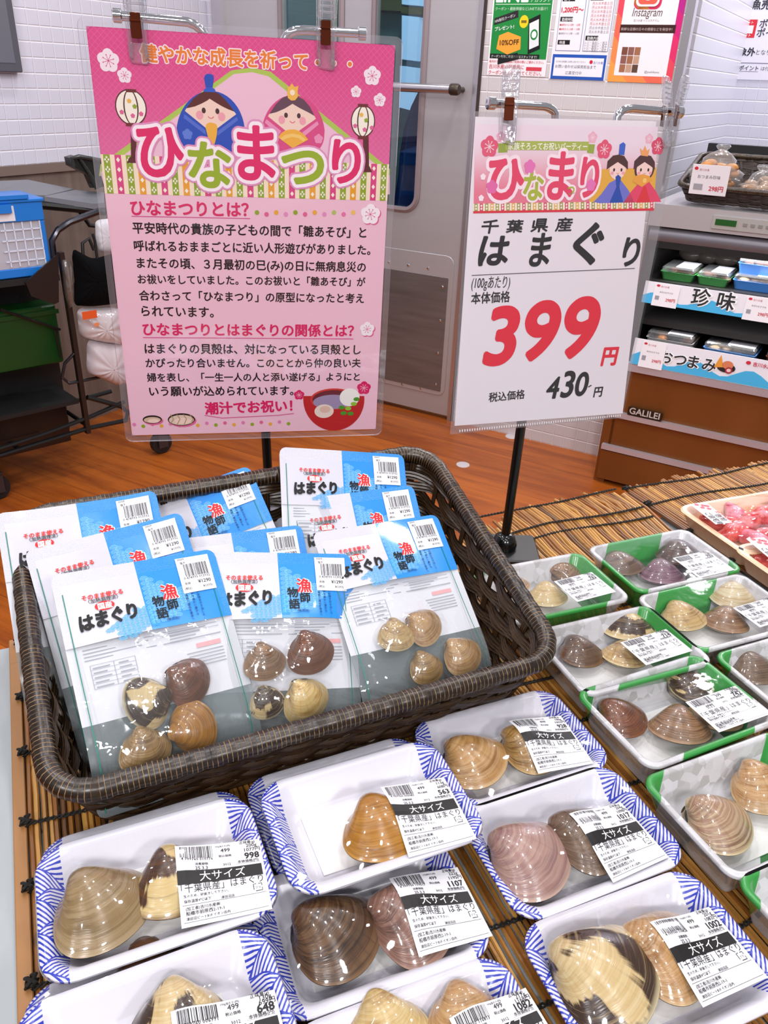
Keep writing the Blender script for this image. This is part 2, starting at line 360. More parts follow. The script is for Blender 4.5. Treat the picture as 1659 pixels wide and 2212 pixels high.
def leaf(name, s0, s1, wx0, wx1, wz0, wz1, mirror):
    """swing door leaf with a rounded pane, rubber surround, pull bar, kick plate and screws"""
    o = bpy.data.objects.new(name, None); COL.objects.link(o); o.matrix_basis = MW; struct(o)
    mb = MB(); c = ((wx0 + wx1) / 2, (wz0 + wz1) / 2); a, b = (wx1 - wx0) / 2, (wz1 - wz0) / 2
    inn = rrect(a, b, .05, 8); n = len(inn); out = []
    for x, z in inn:
        k = 1e9
        for lim, q in (((s1 - c[0]) if x > 0 else (s0 - c[0]), x), ((2.2 - c[1]) if z > 0 else (.02 - c[1]), z)):
            if abs(q) > 1e-9: k = min(k, lim / q)
        out.append((x * k, z * k))
    for cn in ((s0, .02), (s1, .02), (s1, 2.2), (s0, 2.2)):
        j = min(range(n), key=lambda i: (out[i][0] + c[0] - cn[0]) ** 2 + (out[i][1] + c[1] - cn[1]) ** 2); out[j] = (cn[0] - c[0], cn[1] - c[1])
    rows = [[(c[0] + x, y, c[1] + z) for x, z in L] for L, y in ((out, .03), (out, -.005), (inn, -.005), (inn, .03))]
    mb.grid(rows, wrap=True); mb.build('leaf_panel', STEEL, o, None, True, 25)
    mb = MB(); prof = [(0, -.004), (0, -.016), (.012, -.018), (.022, -.010), (.022, -.004)]
    mb.grid([[(c[0] + x, y, c[1] + z) for x, z in rrect(a - .004 + d, b - .004 + d, .05 + d, 8)] for d, y in prof], wrap=True); mb.build('window_gasket', pm('mauve_gasket', '#8d7f83', .4), o)
    mb = MB(); mb.add([(c[0] + x, .01, c[1] + z) for x, z in rrect(a, b, .05, 8)], [tuple(range(n))]); mb.build('window_pane', film('door_pane', (.82, .95, .95), .04, 1.2, .02), o, None, False)
    kx0, kx1 = s0 + .05, s1 - .045
    mb = MB(); rbox(mb, (kx0 - .02, 0, 0), (kx1 + .02, .62, .004), .035, M=Matrix(((1, 0, 0, 0), (0, 0, -1, -.005), (0, 1, 0, .11), (0, 0, 0, 1)))); rbox(mb, (kx0, .02, .004), (kx1, .53, .006), .004, mi=1, M=Matrix(((1, 0, 0, 0), (0, 0, -1, -.005), (0, 1, 0, .11), (0, 0, 0, 1))))
    kp = mb.build('kick_plate', [STEEL, STEELD], o)
    mb = MB()
    for zz in np.linspace(.16, .6, 4):
        for xx in (kx0 + .025, kx1 - .025): mb.lathe([(.007, 0), (.006, .003), (.003, .0045)], 8, M=Matrix(((1, 0, 0, xx), (0, 0, -1, -.010), (0, 1, 0, zz), (0, 0, 0, 1))))
    for xx in np.linspace(kx0 + .1, kx1 - .1, 4):
        for zz in (.668, .125): mb.lathe([(.007, 0), (.006, .003), (.003, .0045)], 8, M=Matrix(((1, 0, 0, xx), (0, 0, -1, -.008), (0, 1, 0, zz), (0, 0, 0, 1))))
    mb.build('screw', CHROME, kp)
    if mirror:
        hx0, hx1 = s0 + .06, s1 - .045
        mb = MB(); mb.tube([(hx0, -.07, 1.352), (hx1, -.07, 1.352)], .0165, 14); mb.build('handle', STEELB, o)
        mb = MB()
        for q in (hx0, hx1):
            mb.lathe([(.019, -.02), (.021, -.015), (.021, .008), (.017, .016)], 14, M=frame(V(q, -.07, 1.352), V(0, 1, 0), V(0, 0, 1), V(1, 0, 0))); mb.tube([(q, -.07, 1.352), (q, 0, 1.352)], .010, 10)
        mb.build('handle_end', pm('dark_bronze', '#4a4038', .4, .6), o)
    return o
leaf('door_1', -1.243, -.655, -1.098, -.879, .90, 2.0, True)
leaf('door_2', -1.86, -1.249, -1.556, -1.262, .90, 2.0, False)

# ------------------------------------------------------------------ notices on the door wall
def wp(p): q = onpl(p, OC, N1); return ((q - OC) @ U1, q[2])
def notice(name, label, s0, s1, z0, z1, cols):
    th = thing(name, label, 'poster', frame(OC + U1 * s0 + N1 * .002 + Z3 * z0, U1, Z3, N1), 'paper notices on the grey tile wall')
    mb = MB(); mb.box((0, 0, -.001), (s1 - s0, z1 - z0, .0005)); mb.build('sheet', ink(cols), th, None, False)
    P = Print(.0003); P.fn = lambda x, y, l: (x, y, l + .0006); return th, P, s1 - s0, z1 - z0
th, P, w, h = notice('notice_poster', 'green and white coupon notice with a drawn phone, taped beside the door', -.606, -.375, 1.405, 1.735, '#f2eef2')
P.rect(.006, .055, w - .004, h, '#1f8a3e', 1); P.text('LINE', .012, .232, '#ffffff', 2, width=.125, off=.02); P.text('公式', .148, .252, '#e9f6ea', 2, size=.026, off=.01); P.text('アカウント', .145, .232, '#e9f6ea', 2, width=.075)
P.rect(.012, .224, w - .01, .226, '#d6ecd8', 2); P.text('クーポン・最新情報などLINEでお届け！', .012, .207, '#cfe9d2', 2, width=.2)
P.poly([(.012, .16), (.105, .185), (.102, .208), (.012, .182)], '#2a2a2c', 2); P.text('10%割引クーポン', .016, .168, '#f2f2f2', 3, width=.08, rot=.25); P.text('プレゼント!', .018, .142, '#f4f4f4', 3, width=.075, rot=.12, off=.02)
P.ell(.128, .172, .017, .02, '#f2d21e', 2); P.text('今だけ', .116, .166, '#333', 3, width=.024) if False else P.rect(.118, .168, .138, .176, '#7a6a20', 3)
P.poly([(.03, .085), (.075, .068), (.125, .085), (.122, .125), (.07, .14), (.036, .128)], '#f0a63c', 3); P.text('10%OFF', .042, .097, '#4a2a10', 4, width=.075, off=.02, rot=.05)
P.poly([(.155, .07), (.2, .088), (.188, .195), (.146, .178)], '#17181a', 3); P.poly([(.159, .085), (.194, .099), (.184, .18), (.15, .166)], '#e8ecec', 4); P.ell(.172, .132, .014, .017, '#1f8a3e', 5); P.ell(.172, .132, .009, .011, '#ffffff', 6)
P.poly([(.04, .035), (.125, .055), (.115, .075), (.04, .06)], '#1c1c1e', 4); P.rect(.006, .055, w - .03, .07, '#1b1d1c', 2); P.text('クーポン利用ご希望の方はスタッフまで！', .012, .058, '#dfe6df', 4, width=.18)
for i, (s_, ww) in enumerate((('毎月のクーポン画面はご利用の際にご提示ください。', .215), ('吉川水産の従業員に', .14), ('クーポン画面を見せてください。', .21))): P.text(s_, .006, .042 - i * .019, '#d2414e', 2, width=ww, off=.012)
P.rect(.155, .018, .215, .03, '#d2414e', 2); P.build('printing', th)
th, P, w, h = notice('notice_poster', 'white staff wanted notice with a blue lower frame, middle of the three on the wall', -.360, -.153, 1.400, 1.735, '#f1edf3')
P.rect(.012, .27, w - .006, h - .004, '#d22b30', 1); P.text('大募集', .02, .278, '#ffffff', 2, width=.165, off=.03)
P.rect(.006, 0, w - .004, .078, '#2355b4', 1); P.rect(.014, .01, w - .012, .068, '#f0eef6', 2)
for x0 in (.012, .112): P.rect(x0, .088, x0 + .092, .262, '#7d8cae', 1); P.rect(x0 + .002, .09, x0 + .09, .26, '#efebf2', 2)
for x, y, s_ in ((.018, .238, '給与'), (.018, .178, '勤務時間'), (.018, .108, '待遇'), (.118, .24, '勤務曜日'), (.118, .122, '勤務内容')): P.rect(x, y, x + .045, y + .014, '#1b1b1d', 3); P.text(s_, x + .006, y + .002, '#fff', 4, size=.011)
P.text('1,200円〜', .018, .206, '#d22b30', 4, width=.08, off=.03)
for i in range(3): P.text('●8時から12時・13時', .018, .165 - i * .013, '#c8474a' if i < 2 else '#8a8a90', 4, width=.075)
for i in range(8): P.text('月火水木金土日', .126, .228 - i * .012, '#cc7a80' if i < 6 else '#8d8d92', 4, width=.07)
for i in range(4): P.text('レジ・品出し・加工', .118, .11 - i * .008 + .002, '#77777c', 4, width=.08)
P.text('その他 お気軽にお問い合わせください', .02, .053, '#6d7280', 3, width=.11); P.ell(.15, .056, .006, .006, '#d2203c', 3); P.text('吉川水産', .158, .051, '#5a6ab0', 3, width=.035)
P.text('お問い合わせは採用担当まで', .02, .036, '#444a5a', 3, width=.15); P.text('応募受付中', .06, .016, '#777c8a', 3, width=.06); P.build('printing', th)
th, P, w, h = notice('notice_poster', 'white photo app notice with an orange to magenta border', -.143, .079, 1.398, 1.735, '#f2eef2')
cs = ['#efa04a', '#ee8a4e', '#ea6a52', '#e5485c', '#de2d69', '#cf1f78', '#b71f86', '#94258f']
for i in range(8):
    a0, a1 = i / 8, (i + 1) / 8; D = w + h
    pg = []
    for q in (a0, a1):
        d = q * D; pg.append(((min(d, w), max(0, d - w)), (max(0, d - h), min(d, h))))
    (p1, q1), (p2, q2) = pg; mid_r = [(w, 0)] if a0 * D < w < a1 * D else []; mid_t = [(0, h)] if a0 * D < h < a1 * D else []
    P.poly([p1, *mid_r, p2, q2, *mid_t, q1] if i else [p1, p2, q2], cs[i], 1)
P.rect(.02, .02, w - .022, h, '#f0edf2', 2); P.rect(.018, .148, w - .018, .172, '#3a1b16', 3); P.text('新鮮な店頭の日々の情報などを発信中！', .022, .155, '#cbb8b4', 4, width=w - .05)
for i, k in enumerate((.05, .042, .034)): pass
g = P; cx, cy = .098, .262
for r_, c in ((.046, '#d8305e'), (.0385, '#f3ecee'), (.035, '#e0475a')): P.poly([(cx + x, cy + y) for x, y in rrect(r_, r_, r_ * .42)], c, 3 + int((.05 - r_) * 400) % 9 + (0 if r_ > .045 else 1))
P.poly([(cx - .046, cy - .046 + .019), (cx - .027, cy - .046), (cx + .01, cy - .046), (cx - .046, cy + .012)], '#f0a048', 4); P.poly([(cx + x, cy + y) for x, y in rrect(.0385, .0385, .016)], '#f3ecee', 11); P.poly([(cx + x, cy + y) for x, y in rrect(.032, .032, .013)], '#e2604e', 12)
P.ring(cx, cy, .0185, .006, '#f6eef0', 13, n=28); P.ell(cx + .021, cy + .021, .004, .004, '#f6eef0', 13)
P.text('Instagram', .052, .196, '#5a4440', 3, width=.1, shear=.18, hs=1.35); P.text('吉川水産 インスタグラム', .06, .181, '#8a7f80', 3, width=.085)
for i in range(3):
    for j in range(3): P.rect(.036 + i * .022, .03 + j * .026, .056 + i * .022, .054 + j * .026, ['#a06a4c', '#7a4a3a', '#c09a80', '#8d5b52', '#5e4436'][(i * 2 + j * 3) % 5], 3)
P.text('@yoshikawa', .125, .03, '#7c7577', 3, width=.05); P.build('printing', th)

# point card sign on the alcove wall
th = thing('point_sign', 'white notice with a red ten point calendar mark on the alcove tiles', 'sign', frame(AD + U1 * .028 + N1 * .003 + Z3 * 1.432, U1, Z3, N1))
mb = MB(); mb.box((0, 0, -.002), (.75, .5, .0005)); mb.build('sheet', ink('#ebe8f4'), th, None, False)
P = Print(.0004); P.fn = lambda x, y, l: (x, y, l + .0007)
P.text('鮮魚売場では', .033, .268, '#3a3a44', 1, size=.038, off=.03); P.rect(.028, .16, .108, .228, '#d8303c', 1); P.rect(.038, .176, .097, .206, '#f3eef4', 2); P.text('10', .052, .181, '#55555c', 3, size=.03); P.text('ポイント', .04, .164, '#fff', 3, width=.052); P.text('ポイント', .042, .212, '#fff', 3, width=.05)
P.text('ボーナス', .118, .2, '#3a3a44', 1, size=.036, off=.02); P.text('ポイント', .115, .166, '#3a3a44', 1, size=.036, off=.02)
P.text('は', .004, .098, '#3a3a44', 1, size=.018); P.text('対象外', .024, .094, '#2e2e38', 1, size=.034, off=.035); P.text('となります', .13, .098, '#3a3a44', 1, size=.022)
P.rect(.006, .063, .75, .0655, '#5b5c78', 1); P.text('お買上ポイント', .012, .037, '#4b4b58', 1, size=.021, off=.02); P.text('は付きます', .165, .038, '#4b4b58', 1, size=.018); P.rect(.012, .031, .155, .0325, '#5b5c78', 1)
P.build('printing', th)
# dark wall screen at the far upper side
th = thing('wall_screen', 'dark grey framed screen hanging high on the white tile wall', 'screen', ML)
mb = MB(); rbox(mb, (-1.75, 1.352, .0), (-1.022, 1.80, .03), .006, M=Matrix(((1, 0, 0, 0), (0, 0, -1, 0), (0, 1, 0, 0), (0, 0, 0, 1)))); mb.build('frame', pm('screen_frame', '#55565f', .5), th)
mb = MB(); mb.box((-1.72, -.0315, 1.38), (-1.05, -.029, 1.77)); mb.build('display', pm('screen_glass', '#6c6d78', .25), th, None, False)

# ================================================================== cold case
t = NT('brown_reflection_panel'); x, y, z = t.xyz(t.obj()); nz = t.noise(t.vec(t.M('MULTIPLY', x, 3.5), 0., t.M('MULTIPLY', z, .9)), 1., 2.)
BROWNREF = t.done(t.pbr(t.mix(nz, '#6a3a17', '#96602f'), .3, metal=.35))  # brown reflection on the stainless panels, put into the colour
case = thing('cold_case', 'open chilled display case with brown reflecting front in the tiled alcove', 'display case', MF)
mb = MB(); mb.box((.02, .012, .02), (1.7, .9, .47)); mb.box((-.012, .012, 0), (.03, .9, .62)); mb.build('body', BROWNREF, case, None, False)
mb = MB(); mb.box((0, 0, .02), (1.7, .014, .14)); mb.build('plinth_panel', BROWNREF, case, None, False)
mb = MB(); mb.box((.0, -.006, .145), (1.7, .02, .165)); mb.box((0, -.008, .283), (1.7, .015, .303)); mb.box((.03, -.012, .47), (1.7, .03, .497)); mb.build('bumper_rail', pm('rail_silver', '#c8c2cc', .3, .45), case, None, False)
mb = MB(); mb.box((.075, -.010, .306), (.2, .004, .334)); bd = mb.build('badge', pm('black_badge', '#241a14', .3), case, None, False)
P = Print(.0005); P.fn = lambda x, y, l: (x, -.0105 - l, y); P.text('GALILEI', .081, .312, '#c9c2bc', 1, width=.112, off=.02); P.build('lettering', bd)
mb = MB(); mb.box((.03, .75, .5), (1.7, .8, 1.2)); mb.box((.02, .02, .5), (.04, .8, 1.0)); mb.box((.03, .1, .62), (1.7, .75, .64)); mb.build('liner', pm('case_liner', '#191716', .4), case, None, False)
mb = MB(); mb.box((.04, .04, .775), (1.7, .7, .79)); mb.box((.04, .03, .525), (1.7, .7, .545)); mb.build('shelf', pm('dark_wire_shelf', '#2b2826', .4, .4), case, None, False)
mb = MB(); mb.box((.03, .01, .905), (1.7, .6, .935)); mb.tube([(.03, .03, .945), (1.7, .03, .945)], .028, 12, mi=1); mb.box((.02, .0, .975), (1.7, .6, 1.045), 2); mb.build('canopy', [BLACKM, pm('grey_tube', '#74727a', .35, .3), STEEL], case)
mb = MB(); mb.box((.225, -.006, .988), (.45, .002, 1.028)); ct = mb.build('control_panel', pm('panel_grey', '#a9a6a2', .4), case, None, False)
mb = MB(); mb.box((.235, -.008, 1.0), (.3, -.0055, 1.018)); mb.build('display', pm('green_led', '#10210f', .3, emit='#2fae3c', es=.15), ct, None, False)
mb = MB()
for i in range(5): mb.box((.32 + i * .023, -.008, 1.004), (.333 + i * .023, -.0055, 1.013))
mb.build('button', pm('button_grey', '#86837f', .5), ct, None, False)
lamp('case_lamp', tuple(np.array(MF @ Vector((.8, .10, .90)))), 1.4, 5, (.95, .97, 1), (0, 0, A1), 'RECTANGLE', .03)
lamp('case_lamp', tuple(np.array(MF @ Vector((.8, .06, .772)))), 1.4, 4, (.95, .97, 1), (0, 0, A1), 'RECTANGLE', .03)
def price_rail(z0, z1, word, wx, ww, cards, name, ts=.05):
    """sloped white and sea-blue strip along a shelf front"""
    M = MF @ Matrix.Translation((0, -.012, z0)) @ Matrix.Rotation(math.radians(-8), 4, 'X')
    th = thing('shelf_banner', name, 'shelf strip', M)
    hh = z1 - z0; mb = MB(); mb.box((.05, 0, 0), (1.6, .004, hh)); mb.build('strip', ink('#eceaf2'), th, None, False)
    P = Print(.0006); P.fn = lambda x, y, l: (x, -.0006 - l, y)
    pts = [(.05 + 1.55 * i / 60, hh * (.34 + .2 * math.sin(i * .9))) for i in range(61)]; P.poly([(1.6, 0), *pts[::-1], (.05, 0)], '#49b4e6', 1)
    for i, ch in enumerate(word): P.text(ch, wx + i * ww, hh * .28, '#ffffff', 2, size=ts, off=.06); P.text(ch, wx + i * ww, hh * .28, '#2b2c30', 3, size=ts, off=.02)
    for i, x in enumerate(cards):
        P.rect(x, -.005, x + .085, hh * 1.0, '#f3f1f6', 4); P.ell(x + .012, hh * .86, .006, .004, '#d22b40', 5); P.text('吉川水産', x + .021, hh * .8, '#c25b72', 5, width=.028); P.text('本日のおすすめ', x + .02, hh * .55, '#6d6d75', 5, width=.045); P.rect(x + .008, hh * .22, x + .022, hh * .4, '#9c9ca6', 5); P.text('298円', x + .045, hh * .2, '#d2414e', 5, width=.032, off=.02)
    return th, P
th, P = price_rail(.722, .795, '・珍味', .13, .083, (.085, .385, .50), 'upper white and sea blue shelf strip with a wave design', .062); P.build('printing', th)
th, P = price_rail(.50, .592, 'おつまみ', .149, .049, (.08, .62), 'lower white and sea blue shelf strip with a cut squid drawing')
P.poly([(.335, .04), (.35, .085), (.365, .045)], '#e89a3c', 4); P.ell(.375, .045, .03, .016, '#2a1f1d', 3); P.ell(.378, .055, .018, .014, '#d8805a', 4); P.ell(.385, .038, .012, .011, '#a8303c', 5); P.ell(.385, .038, .007, .006, '#f0c8c8', 6)
P.ell(.44, .075, .008, .006, '#d22b40', 3); P.text('吉川水産', .455, .068, '#d24a60', 3, width=.06, off=.02); P.build('printing', th)
# goods on the shelves
CLEARP = film('clear_pack', (.96, .97, 1), .06, 1.5, .06, .3, 40., .10)
def pack(x, y, z, w, d, h, food, lid, label, grp, card=True):
    th = thing('food_pack', label, 'food pack', MF @ Matrix.Translation((x, y, z)) @ Matrix.Rotation(random.uniform(-.05, .05), 4, 'Z'), grp)
    mb = MB(); rows = [[(a, b, zz) for a, b in rrect(w / 2 - i, d / 2 - i, .012)] for i, zz in ((.01, 0), (.003, h * .55), (0, h * .6), (.004, h * .6), (.012, .004))]; mb.grid(rows, wrap=True); mb.add([(a, b, .003) for a, b in rrect(w / 2 - .01, d / 2 - .01, .01)], [tuple(range(28))]); mb.build('tub', pm('pack_' + lid.lstrip('#'), lid, .3), th)
    mb = MB(); r = random.Random(x * 99)
    for i in range(9): mb.add(*blob(V(r.uniform(-w * .36, w * .36), r.uniform(-d * .32, d * .32), h * .45), (.022, .02, h * .28), 8, 6, r.random() * 9))
    mb.build('filling', food, th)
    mb = MB(); rbox(mb, (-w / 2 + .003, -d / 2 + .003, h * .6), (w / 2 - .003, d / 2 - .003, h), .012); mb.build('lid', CLEARP, th)
    if card: mb = MB(); mb.box((-.01, -d / 2 + .01, h), (w / 2 - .01, d / 2 - .02, h + .0008)); mb.build('price_sticker', ink('#efedf3'), th, None, False)
    return th
def blob(c, r, a=10, b=8, seed=0.):
    v = [c + V(0, 0, -r[2])]; 
    for i in range(1, b):
        p = math.pi * i / b
        for k in range(a):
            q = 2 * math.pi * k / a; wob = 1 + .14 * math.sin(3 * q + seed) * math.sin(2 * p + seed)
            v.append(c + V(r[0] * math.sin(p) * math.cos(q) * wob, r[1] * math.sin(p) * math.sin(q) * wob, -r[2] * math.cos(p)))
    v.append(c + V(0, 0, r[2])); f = [(0, 1 + (k + 1) % a, 1 + k) for k in range(a)]
    for i in range(b - 2):
        for k in range(a): f.append((1 + i * a + k, 1 + i * a + (k + 1) % a, 1 + (i + 1) * a + (k + 1) % a, 1 + (i + 1) * a + k))
    n = len(v) - 1; f += [(n, n - a + k, n - a + (k + 1) % a) for k in range(a)]
    return v, f
F1, F2, F3 = pm('food_brown', '#6a4634', .4), pm('food_cream', '#cfae82', .4), pm('food_orange', '#c8803e', .4)
for x, y, z, w, d, h, fd, ld, lb in (
    (.135, .16, .79, .12, .16, .045, F1, '#4f9a55', 'green rimmed pack, first on the upper case shelf'), (.255, .16, .79, .11, .16, .045, F1, '#4f9a55', 'green rimmed pack beside the blue tubs'),
    (.40, .17, .79, .17, .17, .05, F2, '#4c8ad6', 'blue rimmed tub under another on the upper case shelf'), (.40, .18, .84, .16, .15, .055, F1, '#4c8ad6', 'blue rimmed tub stacked on top of another'),
    (.57, .17, .79, .14, .16, .045, F3, '#8a8a8e', 'grey pack with orange filling at the end of the upper shelf'),
    (.155, .16, .545, .17, .17, .06, F3, '#b9b6b4', 'clear pack of fried snacks, first on the lower case shelf'), (.365, .16, .545, .18, .17, .055, F2, '#5f93d2', 'blue pack of pale slices in the middle of the lower shelf'), (.56, .17, .545, .16, .17, .06, F2, '#6a3b2c', 'brown pack at the far end of the lower shelf')):
    pack(x, y, z, w, d, h, fd, ld, lb, 'packs in the cold case')
for i, (x, z) in enumerate(((.10, .835), (.16, .86), (.23, .845), (.31, .855), (.47, .865))):
    mb = MB(); r = random.Random(i); mb.add(*blob(V(0, 0, .028), (.05, .035, .028), 12, 8, i * 2.))
    tag(mb.build('vacuum_pack', pm('pale_pack', '#8f837c', .25, coat=.5), None, MF @ Matrix.Translation((x, .48, .79))), 'small cloudy vacuum pack in the dark rear row of the upper shelf', 'food pack', 'cloudy packs at the back of the case')
# ================================================================== baskets (woven)
t = NT('dark_wicker'); u_ = t.xyz(t.uvc()); nz = t.noise(t.vec(t.M('MULTIPLY', u_[0], 3.), t.M('MULTIPLY', u_[1], 22.)), 1., 3.)
st = t.step(t.M('ABSOLUTE', t.M('SUBTRACT', t.M('FRACT', t.M('MULTIPLY', u_[0], 3.)), .5)), .40, .49)
WICK = t.done(t.pbr(t.mix(t.M('MULTIPLY', st, .55), t.mix(nz, '#170d06', '#3b2616'), '#85663f'), .34, spec=.55))
t = NT('wrapped_wicker_rim'); u_ = t.xyz(t.uvc()); nz = t.noise(t.vec(t.M('MULTIPLY', u_[0], 2.), t.M('MULTIPLY', u_[1], 90.)), 1., 2.)
fr_ = t.M('ABSOLUTE', t.M('SUBTRACT', t.M('FRACT', t.M('MULTIPLY', u_[1], 250.)), .5)); ln = t.step(fr_, .40, .47)
hi = t.M('MULTIPLY', ln, t.step(nz, .25, .6))
RIMW = t.done(t.pbr(t.mix(hi, t.mix(nz, '#100904', '#26160a'), '#a58358'), .3, spec=.6, normal=t.bump(t.M('SUBTRACT', 1., ln), .7, .0012)))

def wicker(th, rimfn, botfn, center, levels, nst, band, rim_r, N=260, amp=.0035, floor_z=None):
    """rim tube, bands of weavers, stakes and a woven floor; rimfn / botfn: a in 0..1 -> point"""
    P = lambda a, h: rimfn(a) * (1 - h) + botfn(a) * h
    def nrm(a):
        d = P(a, .5) - center; d[2] = 0; return d / np.linalg.norm(d)
    path = [rimfn(i / N) for i in range(N)]
    rr = [rim_r * (1 + .05 * math.sin(i * 2.1)) for i in range(N)]
    MB().tube(path, rr, 12, closed=True).build('rim', RIMW, th)
    prof = [(-1, 0), (-.72, .55), (-.36, .15), (0, .62), (.36, .15), (.72, .55), (1, 0)]
    for li, h in enumerate(levels):
        mb = MB()
        for sgn in (1, -1):
            rows = []; uv = []
            for i in range(N + 1):
                a = i / N; ph = math.sin(math.pi * nst * a + (math.pi if li % 2 else 0)) * sgn
                n = nrm(a % 1); dh = (P(a % 1, 1) - P(a % 1, 0)); L = np.linalg.norm(dh); dh = dh / L
                c = P(a % 1, h) + n * (amp * ph) + dh * (sgn * band * .48 * (1 + .35 * math.sin(2 * math.pi * nst * a * .5)))
                rows.append([c + dh * (w * band * .5) + n * (k * band * .22) for w, k in prof]); uv.append([(j / 6, a * 8) for j in range(7)])
            mb.grid(rows, uv=uv)
            mb.grid([[p - nrm((i / N) % 1) * band * .12 for p in r_[::-1]] for i, r_ in enumerate(rows)], uv=uv)
        mb.build('weaver', WICK, th)
    mb = MB()
    for k in range(nst):
        a = (k + .5) / nst; n = nrm(a); ta = P((a + .003) % 1, .5) - P((a - .003) % 1, .5); ta /= np.linalg.norm(ta)
        for sg in (1, -1):
            rows = [[P(a, h) + ta * (w * band * .36 + band * .15 * math.sin(h * 5 + k)) + n * sg * (.3 + k2 * .6) * band * .2 for w, k2 in prof] for h in np.linspace(0, 1, 9)]
            mb.grid(rows if sg > 0 else [r_[::-1] for r_ in rows], uv=[[(j / 6, h) for j in range(7)] for h in range(9)])
    mb.build('stake_weave', WICK, th)
    b = [botfn(i / 48) for i in range(48)]; z0 = b[0][2]
    mb = MB(); mb.tube([botfn(i / 120) + V(0, 0, .002) for i in range(120)], .0042, 8, closed=True); mb.build('base_hoop', WICK, th)
    mb = MB(); c = np.mean(b, 0); ex = b[0] - b[24]; ex[2] = 0; 
    dirs = (botfn(.0) - botfn(.5)); 
    for q in np.linspace(.02, .48, 26):
        p0, p1 = botfn(q), botfn((1 - q) % 1); rows = []
        for i in range(13):
            p = p0 + (p1 - p0) * i / 12; d = (p1 - p0) / np.linalg.norm(p1 - p0); w_ = np.cross(V(0, 0, 1), d)
            rows.append([p + w_ * w * band * .5 + V(0, 0, .002 + k * .0012 + .0012 * (i % 2)) for w, k in prof])
        mb.grid([r_[::-1] for r_ in rows], uv=[[(j / 6, i) for j in range(7)] for i in range(13)])
    mb.build('base_weave', WICK, th)

def rr_path(a, hx, hy, r):
    """point at fraction a of a rounded rectangle"""
    segs = [2 * (hx - r), math.pi * r / 2, 2 * (hy - r), math.pi * r / 2] * 2; segs = [segs[0], segs[1], segs[2], segs[3], segs[0], segs[1], segs[2], segs[3]]
    L = sum(segs); d = (a % 1) * L
    st = [((-hx + r, -hy), (1, 0)), ((hx - r, -hy + r), -90), ((hx, -hy + r), (0, 1)), ((hx - r, hy - r), 0), ((hx - r, hy), (-1, 0)), ((-hx + r, hy - r), 90), ((-hx, hy - r), (0, -1)), ((-hx + r, -hy + r), 180)]
    for s_, L_ in zip(st, segs):
        if d <= L_ + 1e-9:
            if isinstance(s_[1], tuple): return s_[0][0] + s_[1][0] * d, s_[0][1] + s_[1][1] * d
            t = math.radians(s_[1] + 90 * d / L_); return s_[0][0] + r * math.cos(t), s_[0][1] + r * math.sin(t)
        d -= L_
    return st[0][0]

# ================================================================== the sales table
t = NT('table_white'); TABLE = t.done(t.pbr('#9fa5a8', .4))
B2 = V(-.407, .913, 0); R2 = V(.913, .407, 0)        # sticks of the mats run along B2
TM = frame(V(0, 0, 0), R2, B2, Z3)
tb = thing('sales_table', 'pale grey sales table under the bamboo mats', 'table', TM)
mb = MB(); rbox(mb, (-.125, .02, ZT - .045), (1.5, .805, ZT - .009), .02); mb.build('tabletop', TABLE, tb)
mb = MB(); mb.box((-.06, .05, .04), (1.46, .77, ZT - .046)); mb.build('cabinet', pm('table_side', '#b9b8bb', .5), tb, None, False)
mb = MB(); mb.box((-.055, .07, 0), (1.45, .75, .04)); mb.build('plinth', BLACKM, tb, None, False)

# bamboo mats: every stick modelled, tied by dark cords
t = NT('bamboo_stick'); u_ = t.xyz(t.uvc()); at = t.n('ShaderNodeAttribute', attribute_name='stick').outputs['Fac']
n1 = t.noise(t.vec(t.M('MULTIPLY', at, 91.), t.M('MULTIPLY', u_[1], 5.), t.M('MULTIPLY', u_[0], 1.5)), 1., 3.); n2 = t.noise(t.vec(t.M('MULTIPLY', at, 37.), t.M('MULTIPLY', u_[1], 40.), u_[0]), 1., 3.)
cc = t.mix(t.step(t.M('FRACT', t.M('MULTIPLY', at, 7.31)), .1, .95), '#87541f', '#bf8c45'); cc = t.mix(t.step(n1, .5, .75), cc, '#6b3d18'); cc = t.mix(t.M('MULTIPLY', t.step(n2, .62, .72), .6), cc, '#3b2210'); cc = t.mix(t.M('MULTIPLY', t.step(t.M('FRACT', t.M('MULTIPLY', at, 17.7)), .86, .9), .8), cc, '#4e2d14')
BAMB = t.done(t.pbr(cc, .4, spec=.4))
CORD = pm('black_twine', '#15130f', .8)
